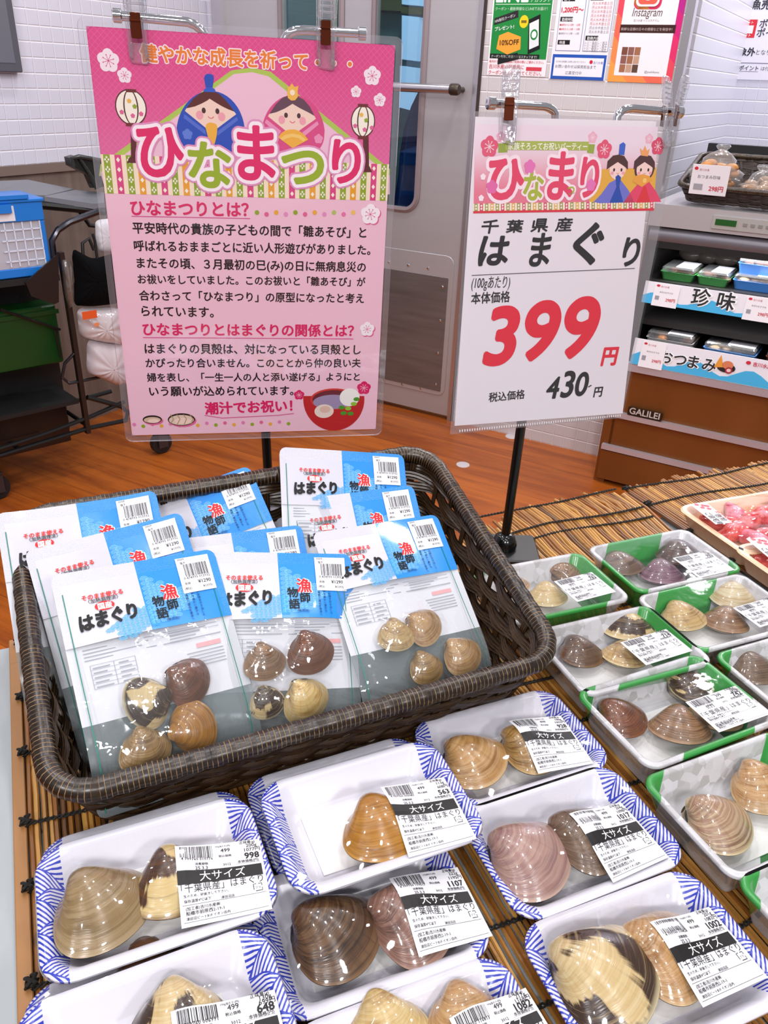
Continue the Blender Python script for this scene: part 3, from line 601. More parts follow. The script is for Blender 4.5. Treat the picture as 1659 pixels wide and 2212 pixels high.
def mat(name, label, c0, c1, near, far, cords, slat=None, lift=lambda c, a: 0., sp=.0049):
    th = thing(name, label, 'mat', TM, 'bamboo mats on the sales table')
    mb = MB(); ids = []; c = c0; r = random.Random(int(c0 * 1000) + 3)
    while c < c1:
        rad = r.uniform(.0017, .0026); f = far(c) + r.uniform(-.018, .008); n = near(c) + r.uniform(-.003, .003)
        k = 8; dc = r.uniform(-.0008, .0008); path = []; rads = []
        for i in range(k * 2 + 1):
            q = i / (k * 2); a = n + (f - n) * q; path.append((c + dc * math.sin(q * 5 + c * 90) + .0006 * r.uniform(-1, 1), a, ZT - rad + lift(c, a) + r.uniform(-.0004, .0004))); rads.append(rad * (1.12 if (i + int(c * 2000)) % 5 == 0 else 1.))
        b = len(mb.v); mb.tube(path, rads, 6); ids += [r.random()] * (len(mb.v) - b); c += sp * r.uniform(.88, 1.12)
    o = mb.build('bamboo_slats', BAMB, th); at = o.data.attributes.new('stick', 'FLOAT', 'POINT'); at.data.foreach_set('value', ids)
    for a in cords:
        mb = MB(); n = int((c1 - c0) / .0022)
        for s in (0, 1):
            mb.tube([(c0 - .004 + i * .0022, a + .0016 * math.sin(i * 1.4 + s * 3.14) + .004 * math.sin(i * .05 + a * 30), ZT + .0007 + .0008 * math.cos(i * 1.4 + s * 3.14) + lift(c0 + i * .0022, a)) for i in range(n)], .0009, 5)
        mb.tube([(c0 - .004 + .004 * math.sin(i * 1.3), a + .005 * math.cos(i * .9), ZT + .003 + .004 * math.sin(i * .7) + lift(c0, a)) for i in range(18)], .0013, 5)
        mb.build('tying_cord', CORD, th)
    if slat:
        mb = MB()
        for a0, a1 in slat: rbox(mb, (c0 - .0135, a0, ZT - .005), (c0 - .003, a1, ZT + .001), .0015)
        mb.build('wood_slat', pm('mat_wood', '#a07040', .5), th)
    return th
farA = lambda c: .80 + .075 * max(0, min(1, (c - .35) / .3)) - .02 * max(0, (c - .74) / .04)
bump = lambda c, a: .012 * math.exp(-((a - .83) / .05) ** 2) * max(0, min(1, (c - .52) / .1))
mat('bamboo_mat', 'wide bamboo mat under the woven basket and the clam trays', -.072, .785, lambda c: .035, farA, (.241, .31, .387, .466, .531, .614, .693, .785, .806, .866), [(.05, .752), (.752, .795)], bump)
mat('bamboo_mat', 'bamboo mat under the pink roe trays', .803, 1.36, lambda c: .10, lambda c: .884, (.23, .40, .56, .648, .73, .82, .872), None, lambda c, a: .001)

# ------------------------------------------------------------------ the big basket
t_, RR_ = V(-.095, .641, .948), np.array([[.909, -.403, .104], [.416, .87, -.265], [.016, .284, .959]])
rimf = lambda a: t_ + RR_ @ V(*rr_path(a, .225, .1535, .035), 0)
bc = V(-.098, .652, 0)
botf = lambda a: bc + (lambda q: RR_[:, 0] * V(1, 1, 0) / np.linalg.norm(RR_[:2, 0]) * q[0] + V(-RR_[1, 0], RR_[0, 0], 0) / np.linalg.norm(RR_[:2, 0]) * q[1])(rr_path(a, .203, .128, .03)) + V(0, 0, ZT + .004)
bk = thing('wicker_basket', 'large dark brown wicker basket holding the white and blue clam pouches', 'basket')
wicker(bk, rimf, botf, t_, np.linspace(.12, .86, 7), 40, .0108, .0092)
# ------------------------------------------------------------------ the basket on the cold case
bx = thing('wicker_basket', 'dark wicker basket of dried snacks on top of the chilled case', 'basket', MF)
rf2 = lambda a: (lambda q: V(.45 + q[0], .18 + q[1], 1.145 + q[1] * .26))(rr_path(a, .36, .155, .03))
bf2 = lambda a: V(.45, .17, 1.058) + V(*rr_path(a, .33, .125, .03), 0)
wicker(bx, rf2, bf2, V(.45, .18, 1.1), np.linspace(.12, .78, 5), 52, .014, .009, 160, .005)
for o in bx.children:
    if o.name.split('.')[0] != 'rim': o.data.materials[0] = pm('umber_wicker', '#2b1a12', .5)
CELLO = film('cellophane', (1, 1, 1), .02, 1.2, .06, .5, 90., .10)
for x, y, r_, kc, lb in ((.19, .12, (.085, .06, .07), '#b5762e', 'cellophane bag of golden rings gathered at the neck'), (.33, .10, (.06, .045, .045), '#8e6a4a', 'small clear snack bag between two taller bags'), (.47, .13, (.075, .05, .085), '#9a4d38', 'clear bag of reddish snacks with a white face label'), (.62, .13, (.07, .05, .07), '#a06a3a', 'clear snack bag at the hidden end of the basket')):
    th = thing('snack_bag', lb, 'snack bag', MF @ Matrix.Translation((x, y, 1.06)), 'snack bags in the upper basket')
    mb = MB(); r = random.Random(x)
    for i in range(34):
        g_ = V(r.gauss(0, 1), r.gauss(0, 1), r.gauss(0, 1)); g_ = g_ / np.linalg.norm(g_) * r.uniform(.3, .78); mb.add(*blob(V(g_[0] * r_[0], g_[1] * r_[1], (1 + g_[2]) * r_[2]), (.022, .016, .013), 8, 6, i))
    mb.build('snack', pm('snack_' + kc.lstrip('#'), kc, .5), th)
    mb = MB(); v, f = blob(V(0, 0, r_[2]), (r_[0], r_[1], r_[2]), 18, 12, x * 20); v = [V(p[0] * (1 + .12 * math.sin(p[2] * 170 + p[1] * 90)), p[1] * (1 + .12 * math.sin(p[2] * 150 + p[0] * 120)), p[2]) * (1. if p[2] < r_[2] * 1.4 else V(.8, .8, 1.)) + V(0, 0, .03) * max(0, p[2] / r_[2] - 1.5) for p in v]; mb.add(v, f)
    mb.tube([(0, 0, r_[2] * 2 + i * .006) for i in range(6)], [.006, .006, .012, .02, .024, .02], 9); mb.build('bag_film', CELLO, th)
    if x > .4 or x < .25: mb = MB(); mb.box((-.045, -r_[1] * .98, .035), (.02, -r_[1] * .9, .10)); mb.build('face_label', ink('#e9b92e' if x < .25 else '#ecebf0'), th, None, False)
for x, lb in ((.13, 'white price card clipped on the snack basket near its end'), (.415, 'white price card clipped midway along the snack basket')):
    th = thing('price_card', lb, 'price card', MF @ Matrix.Translation((x, .012, 1.085)) @ Matrix.Rotation(.12, 4, 'X'))
    mb = MB(); mb.box((0, -.002, 0), (.115, 0, .09)); mb.build('card', ink('#eeecf2'), th, None, False)
    P = Print(.0006); P.fn = lambda x, y, l: (x, -.0024 - l, y); P.ell(.012, .078, .006, .005, '#d22b40', 1); P.text('吉川水産', .022, .072, '#c25b72', 1, width=.03); P.text('おつまみ珍味', .02, .05, '#6c6c74', 1, width=.07); P.rect(.012, .014, .04, .032, '#a6a6ae', 1); P.text('298円', .06, .014, '#d2414e', 1, width=.045, off=.02); P.build('lettering', th)

# ================================================================== stock cart by the side wall
CA, CB = V(-1.36, 2.507, 0), V(-.895, 2.952, 0); CU = (CB - CA) / np.linalg.norm(CB - CA); CN = V(CU[1], -CU[0], 0)
MC = frame(CA, CU, -CN, Z3)                          # x along the cart, y away from the viewer
def cp(p, d=0.): q = onpl(p, CA - CN * d, CN); return ((q - CA) @ CU, d, q[2])
cart = thing('stock_cart', 'black tubular stock cart standing along the white tiled wall', 'cart', MC)
mb = MB()
mb.tube([cp((-40, 996)), cp((190, 925)), cp((272, 908)), cp((276, 890)), cp((262, 878)), cp((188, 858))], .009, 8)
mb.tube([cp((-40, 982)), cp((100, 936)), cp((195, 900)), cp((268, 868))], .008, 8)
mb.tube([cp((20, 915), .19), cp((150, 870), .19), cp((240, 845), .19)], .009, 8)
for q in ((40, 970), (192, 922)): a = cp(q); mb.tube([a, (a[0], .19, a[2])], .008, 8)
mb.build('base_frame', BLACK, cart)
for q0, q1, w_ in (((128, 545), (190, 935), .016), ((-60, 560), (-30, 960), .016)):
    a, b = cp(q0), cp(q1); mb = MB(); mb.box((b[0] - w_ / 2, -.01, b[2]), (b[0] + w_ / 2, .012, a[2])); mb.build('post', pm('brown_black_post', '#241813', .4), cart, None, False)
mb = MB()
a = cp((133, 820)); mb.tube([cp((168, 755)), cp((140, 785)), cp((134, 815)), cp((150, 828)), cp((215, 815))], .006, 8); mb.build('wire_hook', pm('dark_chrome', '#4a4a50', .2, .9), cart); mb = MB(); mb.tube([cp((117, 562)), cp((112, 520)), cp((125, 497)), cp((150, 480)), cp((217, 455))], .011, 8); mb.build('push_handle', pm('dark_chrome', '#4a4a50', .2, .9), cart)
mb = MB(); q = [cp(p) for p in ((50, 608), (121, 545), (122, 650), (112, 655), (62, 637))]; mb.add([(x, -.02, z) for x, y, z in q] + [(x, -.012, z) for x, y, z in q], [tuple(range(5)), tuple(range(5, 10))[::-1]] + [(i, (i + 1) % 5, 5 + (i + 1) % 5, 5 + i) for i in range(5)]); mb.build('side_plate', pm('brown_black_plate', '#1f1715', .3), cart, None, False)
zb = cp((60, 598))[2]
mb = MB(); mb.box((-.3, -.01, zb - .022), (cp((125, 590))[0], .2, zb - .002)); mb.build('shelf', BLACKM, cart, None, False); mb = MB(); mb.box((-.3, 0, .30), (cp((160, 800))[0], .2, .315)); mb.build('shelf', BLACKM, cart, None, False)
mb = MB(); mb.box((-.3, .2, .13), (cp((176, 800))[0], .21, zb + .02)); mb.build('shade_backing', BLACKM, cart, None, False)  # black sheet added for the near-black shade behind the cart
for x, y in ((.0, .04), (cp((358, 960))[0], .04)):
    cs_ = bpy.data.objects.new('caster', None); COL.objects.link(cs_); cs_.parent = cart
    mb = MB(); mb.lathe([(.010, -.014), (.042, -.014), (.045, -.008), (.045, .008), (.042, .014), (.010, .014)], 20, M=frame(V(x, y, .045), V(0, 0, 1), V(1, 0, 0), V(0, 1, 0))); mb.build('wheel', pm('caster_rubber', '#17171a', .5), cs_)
    mb = MB(); mb.box((x - .02, y - .024, .03), (x + .02, y - .018, .10)); mb.box((x - .02, y + .018, .03), (x + .02, y + .024, .10)); mb.box((x - .02, y - .024, .095), (x + .02, y + .024, .105)); mb.tube([(x, y, .1), (x, y, .135)], .008, 8); mb.build('fork', pm('caster_steel', '#55555a', .3, .8), cs_, None, False)
# crate on the cart
x1 = cp((112, 590))[0]; zb, zl, ztp = cp((60, 598))[2], cp((60, 478))[2], cp((60, 428))[2]
cr = thing('folding_crate', 'blue and clear folding crate on top of the black stock cart', 'crate', MC)
BLU, CLR = pm('crate_blue', '#1f78d2', .3), film('crate_clear', (.93, .95, 1), .10, 1.5, .1, .4, 30., .45, '#e8edf8')
mb = MB()
for lo, hi in (((-.45, .0, zb), (x1, .19, zb + .03)), ((-.45, -.004, zl), (x1 + .004, .19, ztp - .006)), ((x1 - .014, -.003, zb), (x1 + .003, .012, zl)), ((x1 - .014, .178, zb), (x1 + .003, .19, zl)), ((-.45, -.008, ztp - .012), (x1 + .01, .195, ztp))): rbox(mb, lo, hi, .006)
mb.box((-.2, -.012, ztp), (x1 - .04, .06, ztp + .012)); mb.box((-.1, -.016, zl + .03), (x1 - .1, -.004, zl + .055))
mb.build('crate_frame', BLU, cr)
mb = MB(); mb.box((-.44, .002, zb + .03), (x1 - .012, .006, zl)); mb.box((x1 - .006, .012, zb + .03), (x1 - .002, .178, zl)); mb.build('clear_side', CLR, cr, None, False)
mb = MB()
for i in range(5): mb.box((x1 - .012 - .028 * i - .004, -.001, zb + .035), (x1 - .012 - .028 * i, .003, zl))
for i in range(4): mb.box((x1 - .14, -.001, zb + .05 + i * .032), (x1 - .012, .003, zb + .054 + i * .032))
mb.build('lattice', pm('crate_lattice', '#d9dff0', .3), cr, None, False)
mb = MB(); rbox(mb, (-.4, .03, zb + .035), (x1 - .05, .16, zl - .03), .02); mb.build('packing_film', pm('packing_white', '#dfe4f2', .4), cr)
mb = MB(); mb.box((-.12, -.0055, zl + .005), (cp((35, 490))[0], -.0045, zl + .05)); mb.build('paper_tag', ink('#e6e4ea'), cr, None, False)
# green crate on the lower shelf and plank box below
th = thing('green_crate', 'dark green crate on the lower shelf of the stock cart', 'crate', MC)
a, b = cp((0, 655), .07), cp((138, 770), .07); mb = MB(); rbox(mb, (-.2, .07, max(b[2] - .02, .32)), (b[0], .17, a[2] - .03), .01); mb.box((-.2, .064, a[2] - .06), (b[0] + .005, .07, a[2] - .045)); mb.build('crate_body', pm('crate_green', '#07400f', .4), th)
mb = MB(); mb.tube([cp((0, 668), .055), cp((130, 712), .055)], .005, 6); mb.tube([cp((118, 712), .055), cp((132, 772), .055)], .004, 6); mb.build('wire_guard', BLACK, th)
th = thing('plank_box', 'dark wood grain box under the green crate by the cart', 'box', MC)
t = NT('dark_wood'); x, y, z = t.xyz(t.obj()); nz = t.noise(t.vec(t.M('MULTIPLY', x, 9.), y, t.M('MULTIPLY', z, 2.)), 2., 5.); DW = t.done(t.pbr(t.mix(nz, '#120a06', '#30190d'), .5))
mb = MB(); rbox(mb, (-.2, .07, .135), (cp((130, 800), .07)[0], .17, .295), .004); mb.build('box_body', DW, th)
mb = MB(); mb.box((-.2, .065, .19), (cp((60, 800), .07)[0], .07, .2)); mb.build('batten', DW, th, None, False)
# folding table leaning top: two grey plates on a black frame behind the cart
zt2 = cp((110, 412), .12)[2]
tp = thing('work_trolley', 'grey topped trolley behind the blue crate at the tiled wall', 'trolley')
cw = lambda p, d: onpl(p, CA - CN * d, CN)
q = [cw((-30, 392), .31), cw((60, 388), .32), cw((158, 408), .28), cw((100, 422), .215), cw((-30, 418), .21)]; q2 = [cw((95, 424), .21), cw((162, 410), .27), cw((225, 416), .26), cw((225, 438), .18), cw((200, 440), .17)]
for k, pts in enumerate((q, q2)):
    mb = MB(); n = len(pts); mb.add(list(pts) + [p_ - V(0, 0, .018) for p_ in pts], [tuple(range(n)), tuple(range(n, 2 * n))[::-1]] + [(i, (i + 1) % n, n + (i + 1) % n, n + i) for i in range(n)]); mb.build('top_plate', pm('grey_plate', '#77777e', .35), tp, None, False)
mb = MB(); c0 = q2[3]; c1 = q2[0]; c2 = q[4]
for a, b in ((c0, c1), (c1, c2)): mb.tube([a - V(0, 0, .03), b - V(0, 0, .03)], .014, 8)
mb.build('edge_bar', BLACK, tp)
for p in (cw((-140, 405), .27),): mb = MB(); mb.tube([p - V(0, 0, .02), V(p[0], p[1], .0)], .010, 8); mb.build('leg', BLACK, tp)
m_ = (c0 + c1) / 2; mb = MB(); mb.tube([m_ - V(0, 0, .02), m_ + V(.03, .03, -.09), m_ + V(.08, .06, -.10), m_ + V(.12, .1, -.02)], .008, 8); mb.build('folding_brace', BLACK, tp)
q = [onpl(p, q2[2], CN) for p in ((146, 340), (160, 336), (215, 346), (222, 400), (200, 405), (188, 378), (150, 358))]
th = thing('trolley_grip', 'black folded trolley grip rising in front of the dado rail', 'handle'); mb = MB(); n = len(q)
mb.add([p - CN * .03 for p in q] + [p + CN * .03 for p in q], [tuple(range(n)), tuple(range(n, 2 * n))[::-1]] + [(i, (i + 1) % n, n + (i + 1) % n, n + i) for i in range(n)]); mb.build('grip_body', pm('grip_black', '#171b1a', .3), th, None, False)
mb = MB(); mb.tube([q[6] + CN * .035, q[0] + CN * .035, q[1] + CN * .04, q[2] + CN * .035], .008, 8); mb.tube([q[5] + CN * .035, q[4] + CN * .035], .008, 8); mb.tube([q[4], V(q[4][0], q[4][1], zt2)], .012, 8); mb.tube([q[1] + CN * .036, q[5] + CN * .036], .006, 8); mb.build('grip_bar', pm('grip_dark', '#2c302e', .3), th)
# bags hanging on the cart
def sack(name, label, cat, outline, dep, thick, mts, folds=0., parts=None):
    for _ in range(3): outline = [tuple(np.array(outline[i]) * (1 - f_) + np.array(outline[(i + 1) % len(outline)]) * f_) for i in range(len(outline)) for f_ in (.25, .75)]
    q = [cp(p, dep) for p in outline]; n = len(q); c = np.mean([(x, z) for x, y, z in q], 0); th = thing(name, label, cat, MC); rows = []
    for k, (sc_, yy) in enumerate(((.02, -1.), (.3, -.98), (.55, -.9), (.75, -.74), (.9, -.48), (1, 0), (.85, .6), (.02, .8))):
        rows.append([(c[0] + (x - c[0]) * sc_, dep + thick * yy * (1 + .3 * folds * math.sin(i * .8) * sc_), c[1] + (z - c[1]) * sc_) for i, (x, y, z) in enumerate(q)])
    MB().grid(rows, wrap=True).build('bag_body', mts, th); return th
def dense(pts, n=2):
    o = []
    for i in range(len(pts)):
        a, b = V(*pts[i]), V(*pts[(i + 1) % len(pts)]); o += [tuple(a + (b - a) * k / n) for k in range(n)]
    return o
th = sack('handbag', 'black cloth bag hanging on the side of the stock cart', 'bag', dense([(155, 535), (200, 560), (252, 545), (262, 655), (200, 662), (160, 660), (163, 610)]), -.03, .045, pm('black_cloth', '#08080a', .95, spec=.1), .15)
mb = MB(); mb.tube([cp((180, 560), -.03), cp((178, 525), -.03), cp((192, 515), -.03), cp((203, 540), -.03)], .006, 8); mb.tube([cp((210, 560), -.03), cp((205, 520), -.03), cp((200, 505), -.03)], .005, 8); mb.build('strap', BLACKM, th)
th = sack('paper_bag', 'small white bag hanging above the black cloth bag', 'bag', dense([(205, 475), (262, 470), (262, 545), (215, 545), (207, 520)]), .0, .02, pm('paper_white', '#d9d8de', .5), .1)
PLA = film('poly_bag', (1, 1, 1), .05, 1.4, .12, .7, 30., .82, '#dcd2d6')
th = sack('plastic_bag', 'white plastic bag with an orange print under the black bag', 'bag', dense([(165, 664), (262, 662), (268, 745), (215, 738), (172, 728)]), -.02, .05, PLA, .25)
P = Print(.001); P.fn = lambda x, y, l: (x, -.085 - l, y); a, b = cp((172, 672), -.07), cp((206, 684), -.07); P.rect(a[0], b[2], b[0], a[2], '#dd5a28', 1); P.ell((a[0] + b[0]) / 2 + .02, a[2] - .05, .01, .007, '#e08a60', 1); P.build('printing', th)
th = sack('plastic_bag', 'long white plastic bag hanging lowest on the cart', 'bag', dense([(188, 730), (265, 740), (280, 825), (250, 832), (225, 820), (187, 805)]), -.01, .05, pm('bag_white', '#cfc6cc', .4), .2)
th = sack('bottle_bag', 'clear bag with a pale strip beside the black bag', 'bag', dense([(132, 560), (158, 565), (160, 660), (150, 668), (140, 640)]), -.01, .02, film('clear_sack', (.9, .88, .86), .1, 1.6, .08, .7, 40., .35, '#8a7f78'), .2)
# white floor markers
for i, p in enumerate(((1000, 1004), (1105, 943))):
    q = onz(p, 0); mb = MB(); mb.lathe([(.028, 0), (.027, .002), (.02, .003)], 16); tag(mb.build('floor_marker', pm('marker_white', '#cfc6c8', .4), None, Matrix.Translation(q)), 'round white marker on the wood floor ' + ('behind the basket corner' if i == 0 else 'below the tiled wall behind the price sign'), 'floor marker')
# ================================================================== clams
_ol = np.array([(0, 0), (.13, .035), (.30, .135), (.43, .30), (.50, .49), (.46, .67), (.30, .80), (.06, .86), (-.20, .82), (-.40, .68), (-.50, .48), (-.46, .30), (-.32, .13), (-.14, .03)], float)
def _spline(P, n):
    N = len(P); out = []
    for i in range(n):
        t = i / n * N; k = int(t); f = t - k; p0, p1, p2, p3 = (P[(k + j) % N] for j in (-1, 0, 1, 2))
        out.append(.5 * (2 * p1 + (p2 - p0) * f + (2 * p0 - 5 * p1 + 4 * p2 - p3) * f * f + (3 * p1 - p0 - 3 * p2 + p3) * f ** 3))
    return np.array(out)
OUTL = _spline(_ol, 56)
def valve(sign, seed, infl=.92):
    """one shell: the margin outline shrinks towards the beak while it swings about the hinge"""
    r = random.Random(seed); ks = np.concatenate([np.linspace(1, .86, 7), np.linspace(.82, .13, 19)]); P = []; U = []
    for s in ks:
        ph = -infl * math.log(s); wob = 1 + .004 * math.sin(s * 60 + seed) + .003 * math.sin(s * 131)
        row = []
        for (x, y) in OUTL: row.append((x * s * wob + .035 * (1 - s) ** 2, y * s * wob * math.cos(ph), sign * (y * s * math.sin(ph) + .004)))
        P.append(row); U.append([(i / len(OUTL), s) for i in range(len(OUTL))])
    return np.array(P), np.array(U)
def clam_mat(name, light, mid, dark, dorsal, bands=.5, rays=.25, blotch=0., margin=.93):
    t = NT('shell_' + name); u = t.xyz(t.uvc()); oi = t.n('ShaderNodeObjectInfo').outputs['Random']; rs = t.M('MULTIPLY', oi, 50.)
    U, S = u[0], u[1]; ang = t.M('MULTIPLY', U, 6.2832); cx, cy = t.M('COSINE', ang), t.M('SINE', ang)
    wr = t.noise(t.vec(t.M('MULTIPLY', cx, 1.2), t.M('MULTIPLY', cy, 1.2), rs), 1., 2.)
    sw = t.M('MULTIPLY_ADD', wr, .06, S)
    n1 = t.noise(t.vec(t.M('MULTIPLY', sw, 34.), cx, rs), 1., 4., .6); n2 = t.noise(t.vec(t.M('MULTIPLY', sw, 7.), t.M('MULTIPLY', cx, .8), t.M('ADD', rs, t.M('MULTIPLY', cy, .8))), 1., 2.)
    n3 = t.noise(t.vec(t.M('MULTIPLY', cx, 9.), t.M('MULTIPLY', cy, 9.), t.M('MULTIPLY_ADD', S, 1.5, rs)), 1., 3.)
    c = t.mix(t.step(n2, .5 - .22 * bands, .5 + .25), mid, dark) if bands else mid
    c = t.mix(t.M('MULTIPLY', t.step(n1, .40, .64), .48), c, light)
    c = t.mix(t.M('MULTIPLY', t.step(n3, .5, .68), rays), c, dark)
    if blotch:
        n4 = t.noise(t.vec(t.M('MULTIPLY', cx, .8), t.M('MULTIPLY', cy, .8), t.M('MULTIPLY_ADD', S, 2.6, rs)), 1., 1., .4)
        n4 = t.M('MULTIPLY_ADD', t.M('SUBTRACT', n3, .5), .16, n4)
        c = t.mix(t.M('MULTIPLY', t.step(n4, .46, .51), blotch), c, t.mix(t.M('MULTIPLY', t.step(n1, .5, .75), .5), dark, mid))
    c = t.mix(t.M('MULTIPLY', t.step(S, margin, 1.), .75), c, light)
    d = t.M('SUBTRACT', .5, t.M('ABSOLUTE', t.M('SUBTRACT', U, .5))); c = t.mix(t.M('MULTIPLY', t.step(d, .19, .10), .9), c, dorsal)
    c = t.mix(t.M('MULTIPLY', t.step(S, .22, .12), .5), c, light)
    hb = t.M('ADD', t.M('MULTIPLY', n1, .7), t.noise(t.vec(t.M('MULTIPLY', sw, 90.), cx, cy), 1., 2.))
    return t.done(t.pbr(c, .24, spec=.5, coat=.6, normal=t.bump(hb, .35, .0006), croug=.04))
PAL = dict(
    olive=('#b9a484', '#9a8260', '#77603e', '#6a5f45', .5, .1), band=('#6b4526', '#43291a', '#e2ca98', '#2b2018', 0, .05, 1.), orange=('#c99a5c', '#b07a3a', '#86562a', '#3d382e', .6, .1),
    tan=('#dcc09a', '#c39a6c', '#93683f', '#6b5a46', .5, .3), tan2=('#cdb083', '#a07c4e', '#6c4c2c', '#54452f', .6, .3), pink=('#cdb4a4', '#b39088', '#8e6c6c', '#4a4040', .5, .2),
    greybrown=('#8f7a66', '#6c5646', '#45352c', '#2c2722', .5, .2), blotch=('#efe0bb', '#dcc294', '#3a2416', '#1d1611', 0, .08, 1.), rose=('#b79484', '#8f6c60', '#5f443c', '#3d2f2a', .7, .2),
    dark=('#8a6c50', '#5b4230', '#33231a', '#1b1613', .7, .3), rust=('#94694c', '#744a32', '#4c2e20', '#33241c', .5, .2), red=('#8c5f45', '#74442e', '#4f2d1e', '#3b2e26', .5, .2),
    brown=('#b8977a', '#8f6c50', '#5f4431', '#2f2620', .8, .2), cream=('#ead9ae', '#dcc08c', '#b08a58', '#8a6c48', .3, .2), cream2=('#e6d3aa', '#cfae7c', '#8c6440', '#5a4634', .4, .35),
    purple=('#a2848c', '#7d5c68', '#553c48', '#352a32', .8, .2), darkb=('#6e5646', '#48342a', '#2a1d18', '#171210', .4, .2), white=('#efe6cc', '#e2d3b0', '#c6ab80', '#a89878', .3, .1), tanw=('#ecdcb8', '#ab8a74', '#80604e', '#b9a284', .4, .2))
satur = lambda c: tuple(max(0., sum(c) / 3 + (q - sum(c) / 3) * 1.22) for q in c)
dk = lambda h: satur(tuple(c * .62 for c in lin(h)))
SHELL = {k: clam_mat(k, *[dk(q) if i else satur(tuple(c * .7 for c in lin(q))) for i, q in enumerate(v[:4])], *v[4:]) for k, v in PAL.items()}
LIGA = pm('clam_ligament', '#1d1c18', .4)
_VM = {}
def clam(pal, M, L, label, group, seed):
    """two valves and the ligament; the shell plane is local XY, beak at the origin, y towards the rim"""
    th = thing('clam', label, 'clam', M, group); k = seed % 4
    if k not in _VM:
        me = []
        for sg in (1, -1):
            P, U = valve(sg, k * 7 + 1); mb = MB(); P = P - V(0, .43, 0); mb.grid(P if sg < 0 else P[::-1], uv=U if sg < 0 else U[::-1], wrap=True)
            n = len(OUTL); a = mb.mesh('valve'); me.append(a)
        mb = MB(); mb.tube([(x, -.43 + .012 + .32 * abs(x), 0) for x in np.linspace(-.24, -.01, 9)], [.008, .02, .03, .034, .036, .036, .034, .026, .01], 8); me.append(mb.mesh('ligament'))
        _VM[k] = me
    S_ = Matrix.Scale(L, 4)
    for i, me in enumerate(_VM[k]):
        o = link('ligament' if i == 2 else 'valve', me.copy(), LIGA if i == 2 else SHELL[pal], th, S_, True, 60)
    return th
def bvh_of(ths, Minv, bend=None):
    vs, fs = [], []
    for th in ths:
        for ch in th.children:
            Mx = Minv @ th.matrix_basis @ ch.matrix_basis; b = len(vs)
            vs += [Mx @ v.co for v in ch.data.vertices]; fs += [tuple(b + i for i in p.vertices) for p in ch.data.polygons]
    if bend: vs = [p - Vector((0, 0, bend(p.y))) for p in vs]
    return BVHTree.FromPolygons(vs, fs) if vs else None
def membrane(hx, hy, r, bvh, nx=46, ny=34, gap=.0006, top=.2, edge=0., its=600, inner=1.):
    """a film held at the rim (height 0) and stretched over what pokes through it"""
    u = np.linspace(-1, 1, nx); v = np.linspace(-1, 1, ny); X, Y = np.meshgrid(u * hx, v * hy, indexing='ij')
    for i in range(nx):
        for j in range(ny):
            x, y = X[i, j], Y[i, j]; cx, cy = hx - r, hy - r
            if r and abs(x) > cx and abs(y) > cy:
                dx, dy = abs(x) - cx, abs(y) - cy; d = math.hypot(dx, dy)
                if d > r: X[i, j] = math.copysign(cx + dx / d * r, x); Y[i, j] = math.copysign(cy + dy / d * r, y)
    ob = np.full((nx, ny), -1.)
    if bvh:
        for i in range(nx):
            for j in range(ny):
                h = bvh.ray_cast(Vector((X[i, j], Y[i, j], top)), Vector((0, 0, -1)))
                if h[0] is not None: ob[i, j] = h[0].z + gap
    Z = np.maximum(ob, edge); Z[0] = Z[-1] = edge; Z[:, 0] = Z[:, -1] = edge
    for _ in range(its):
        A = (Z[:-2, 1:-1] + Z[2:, 1:-1] + Z[1:-1, :-2] + Z[1:-1, 2:]) / 4; Z[1:-1, 1:-1] = np.maximum(A, ob[1:-1, 1:-1])
    def h(x, y):
        fx = min(max((x / hx + 1) / 2 * (nx - 1), 0), nx - 1.001); fy_ = min(max((y / hy + 1) / 2 * (ny - 1), 0), ny - 1.001); i, j = int(fx), int(fy_); a, b = fx - i, fy_ - j
        return (Z[i, j] * (1 - a) + Z[i + 1, j] * a) * (1 - b) + (Z[i, j + 1] * (1 - a) + Z[i + 1, j + 1] * a) * b
    return X, Y, Z, h
# ================================================================== foam trays
t = NT('wave_printed_foam'); x, y, z = t.xyz(t.obj()); ax = t.M('ABSOLUTE', x)
ins = t.M('DIVIDE', t.M('SUBTRACT', ax, .060), .0175); tri = t.M('MULTIPLY', t.M('PINGPONG', t.M('DIVIDE', y, .0265), .5), 2.)
ra = t.M('GREATER_THAN', tri, ins)
sA = t.M('FRACT', t.M('DIVIDE', t.M('MULTIPLY_ADD', y, .92, t.M('MULTIPLY', ax, .40)), .0027)); sB = t.M('FRACT', t.M('DIVIDE', t.M('SUBTRACT', t.M('MULTIPLY', y, .62), t.M('MULTIPLY', ax, .78)), .0027))
sl = t.M('ADD', t.M('MULTIPLY', t.M('LESS_THAN', sA, .44), ra), t.M('MULTIPLY', t.M('LESS_THAN', sB, .44), t.M('SUBTRACT', 1., ra)))
bd = t.M('LESS_THAN', t.M('ABSOLUTE', t.M('SUBTRACT', tri, ins)), .05); sl = t.M('MAXIMUM', sl, bd)
nz = t.noise(t.obj(), 700., 1.); lim = t.M('MULTIPLY_ADD', ra, .003, .0575); sl = t.M('MULTIPLY', sl, t.M('GREATER_THAN', ax, lim)); sl = t.M('MULTIPLY', sl, t.M('GREATER_THAN', z, .0045))
FOAMB = t.done(t.pbr(t.mix(sl, '#c8c6ce', '#1c2fa2'), .32, spec=.5, coat=.25, croug=.15))
t = NT('green_printed_foam'); x, y, z = t.xyz(t.obj()); s_ = t.M('SUBTRACT', x, y)
g = t.M('MAXIMUM', t.step(s_, -.106, -.107), t.M('MULTIPLY', t.step(s_, .012, .013), t.step(s_, .099, .098)))
vo = t.n('ShaderNodeTexVoronoi'); t.set(vo.inputs['Vector'], t.obj()); vo.inputs['Scale'].default_value = 110.; vc = t.xyz(vo.outputs['Color'])[0]
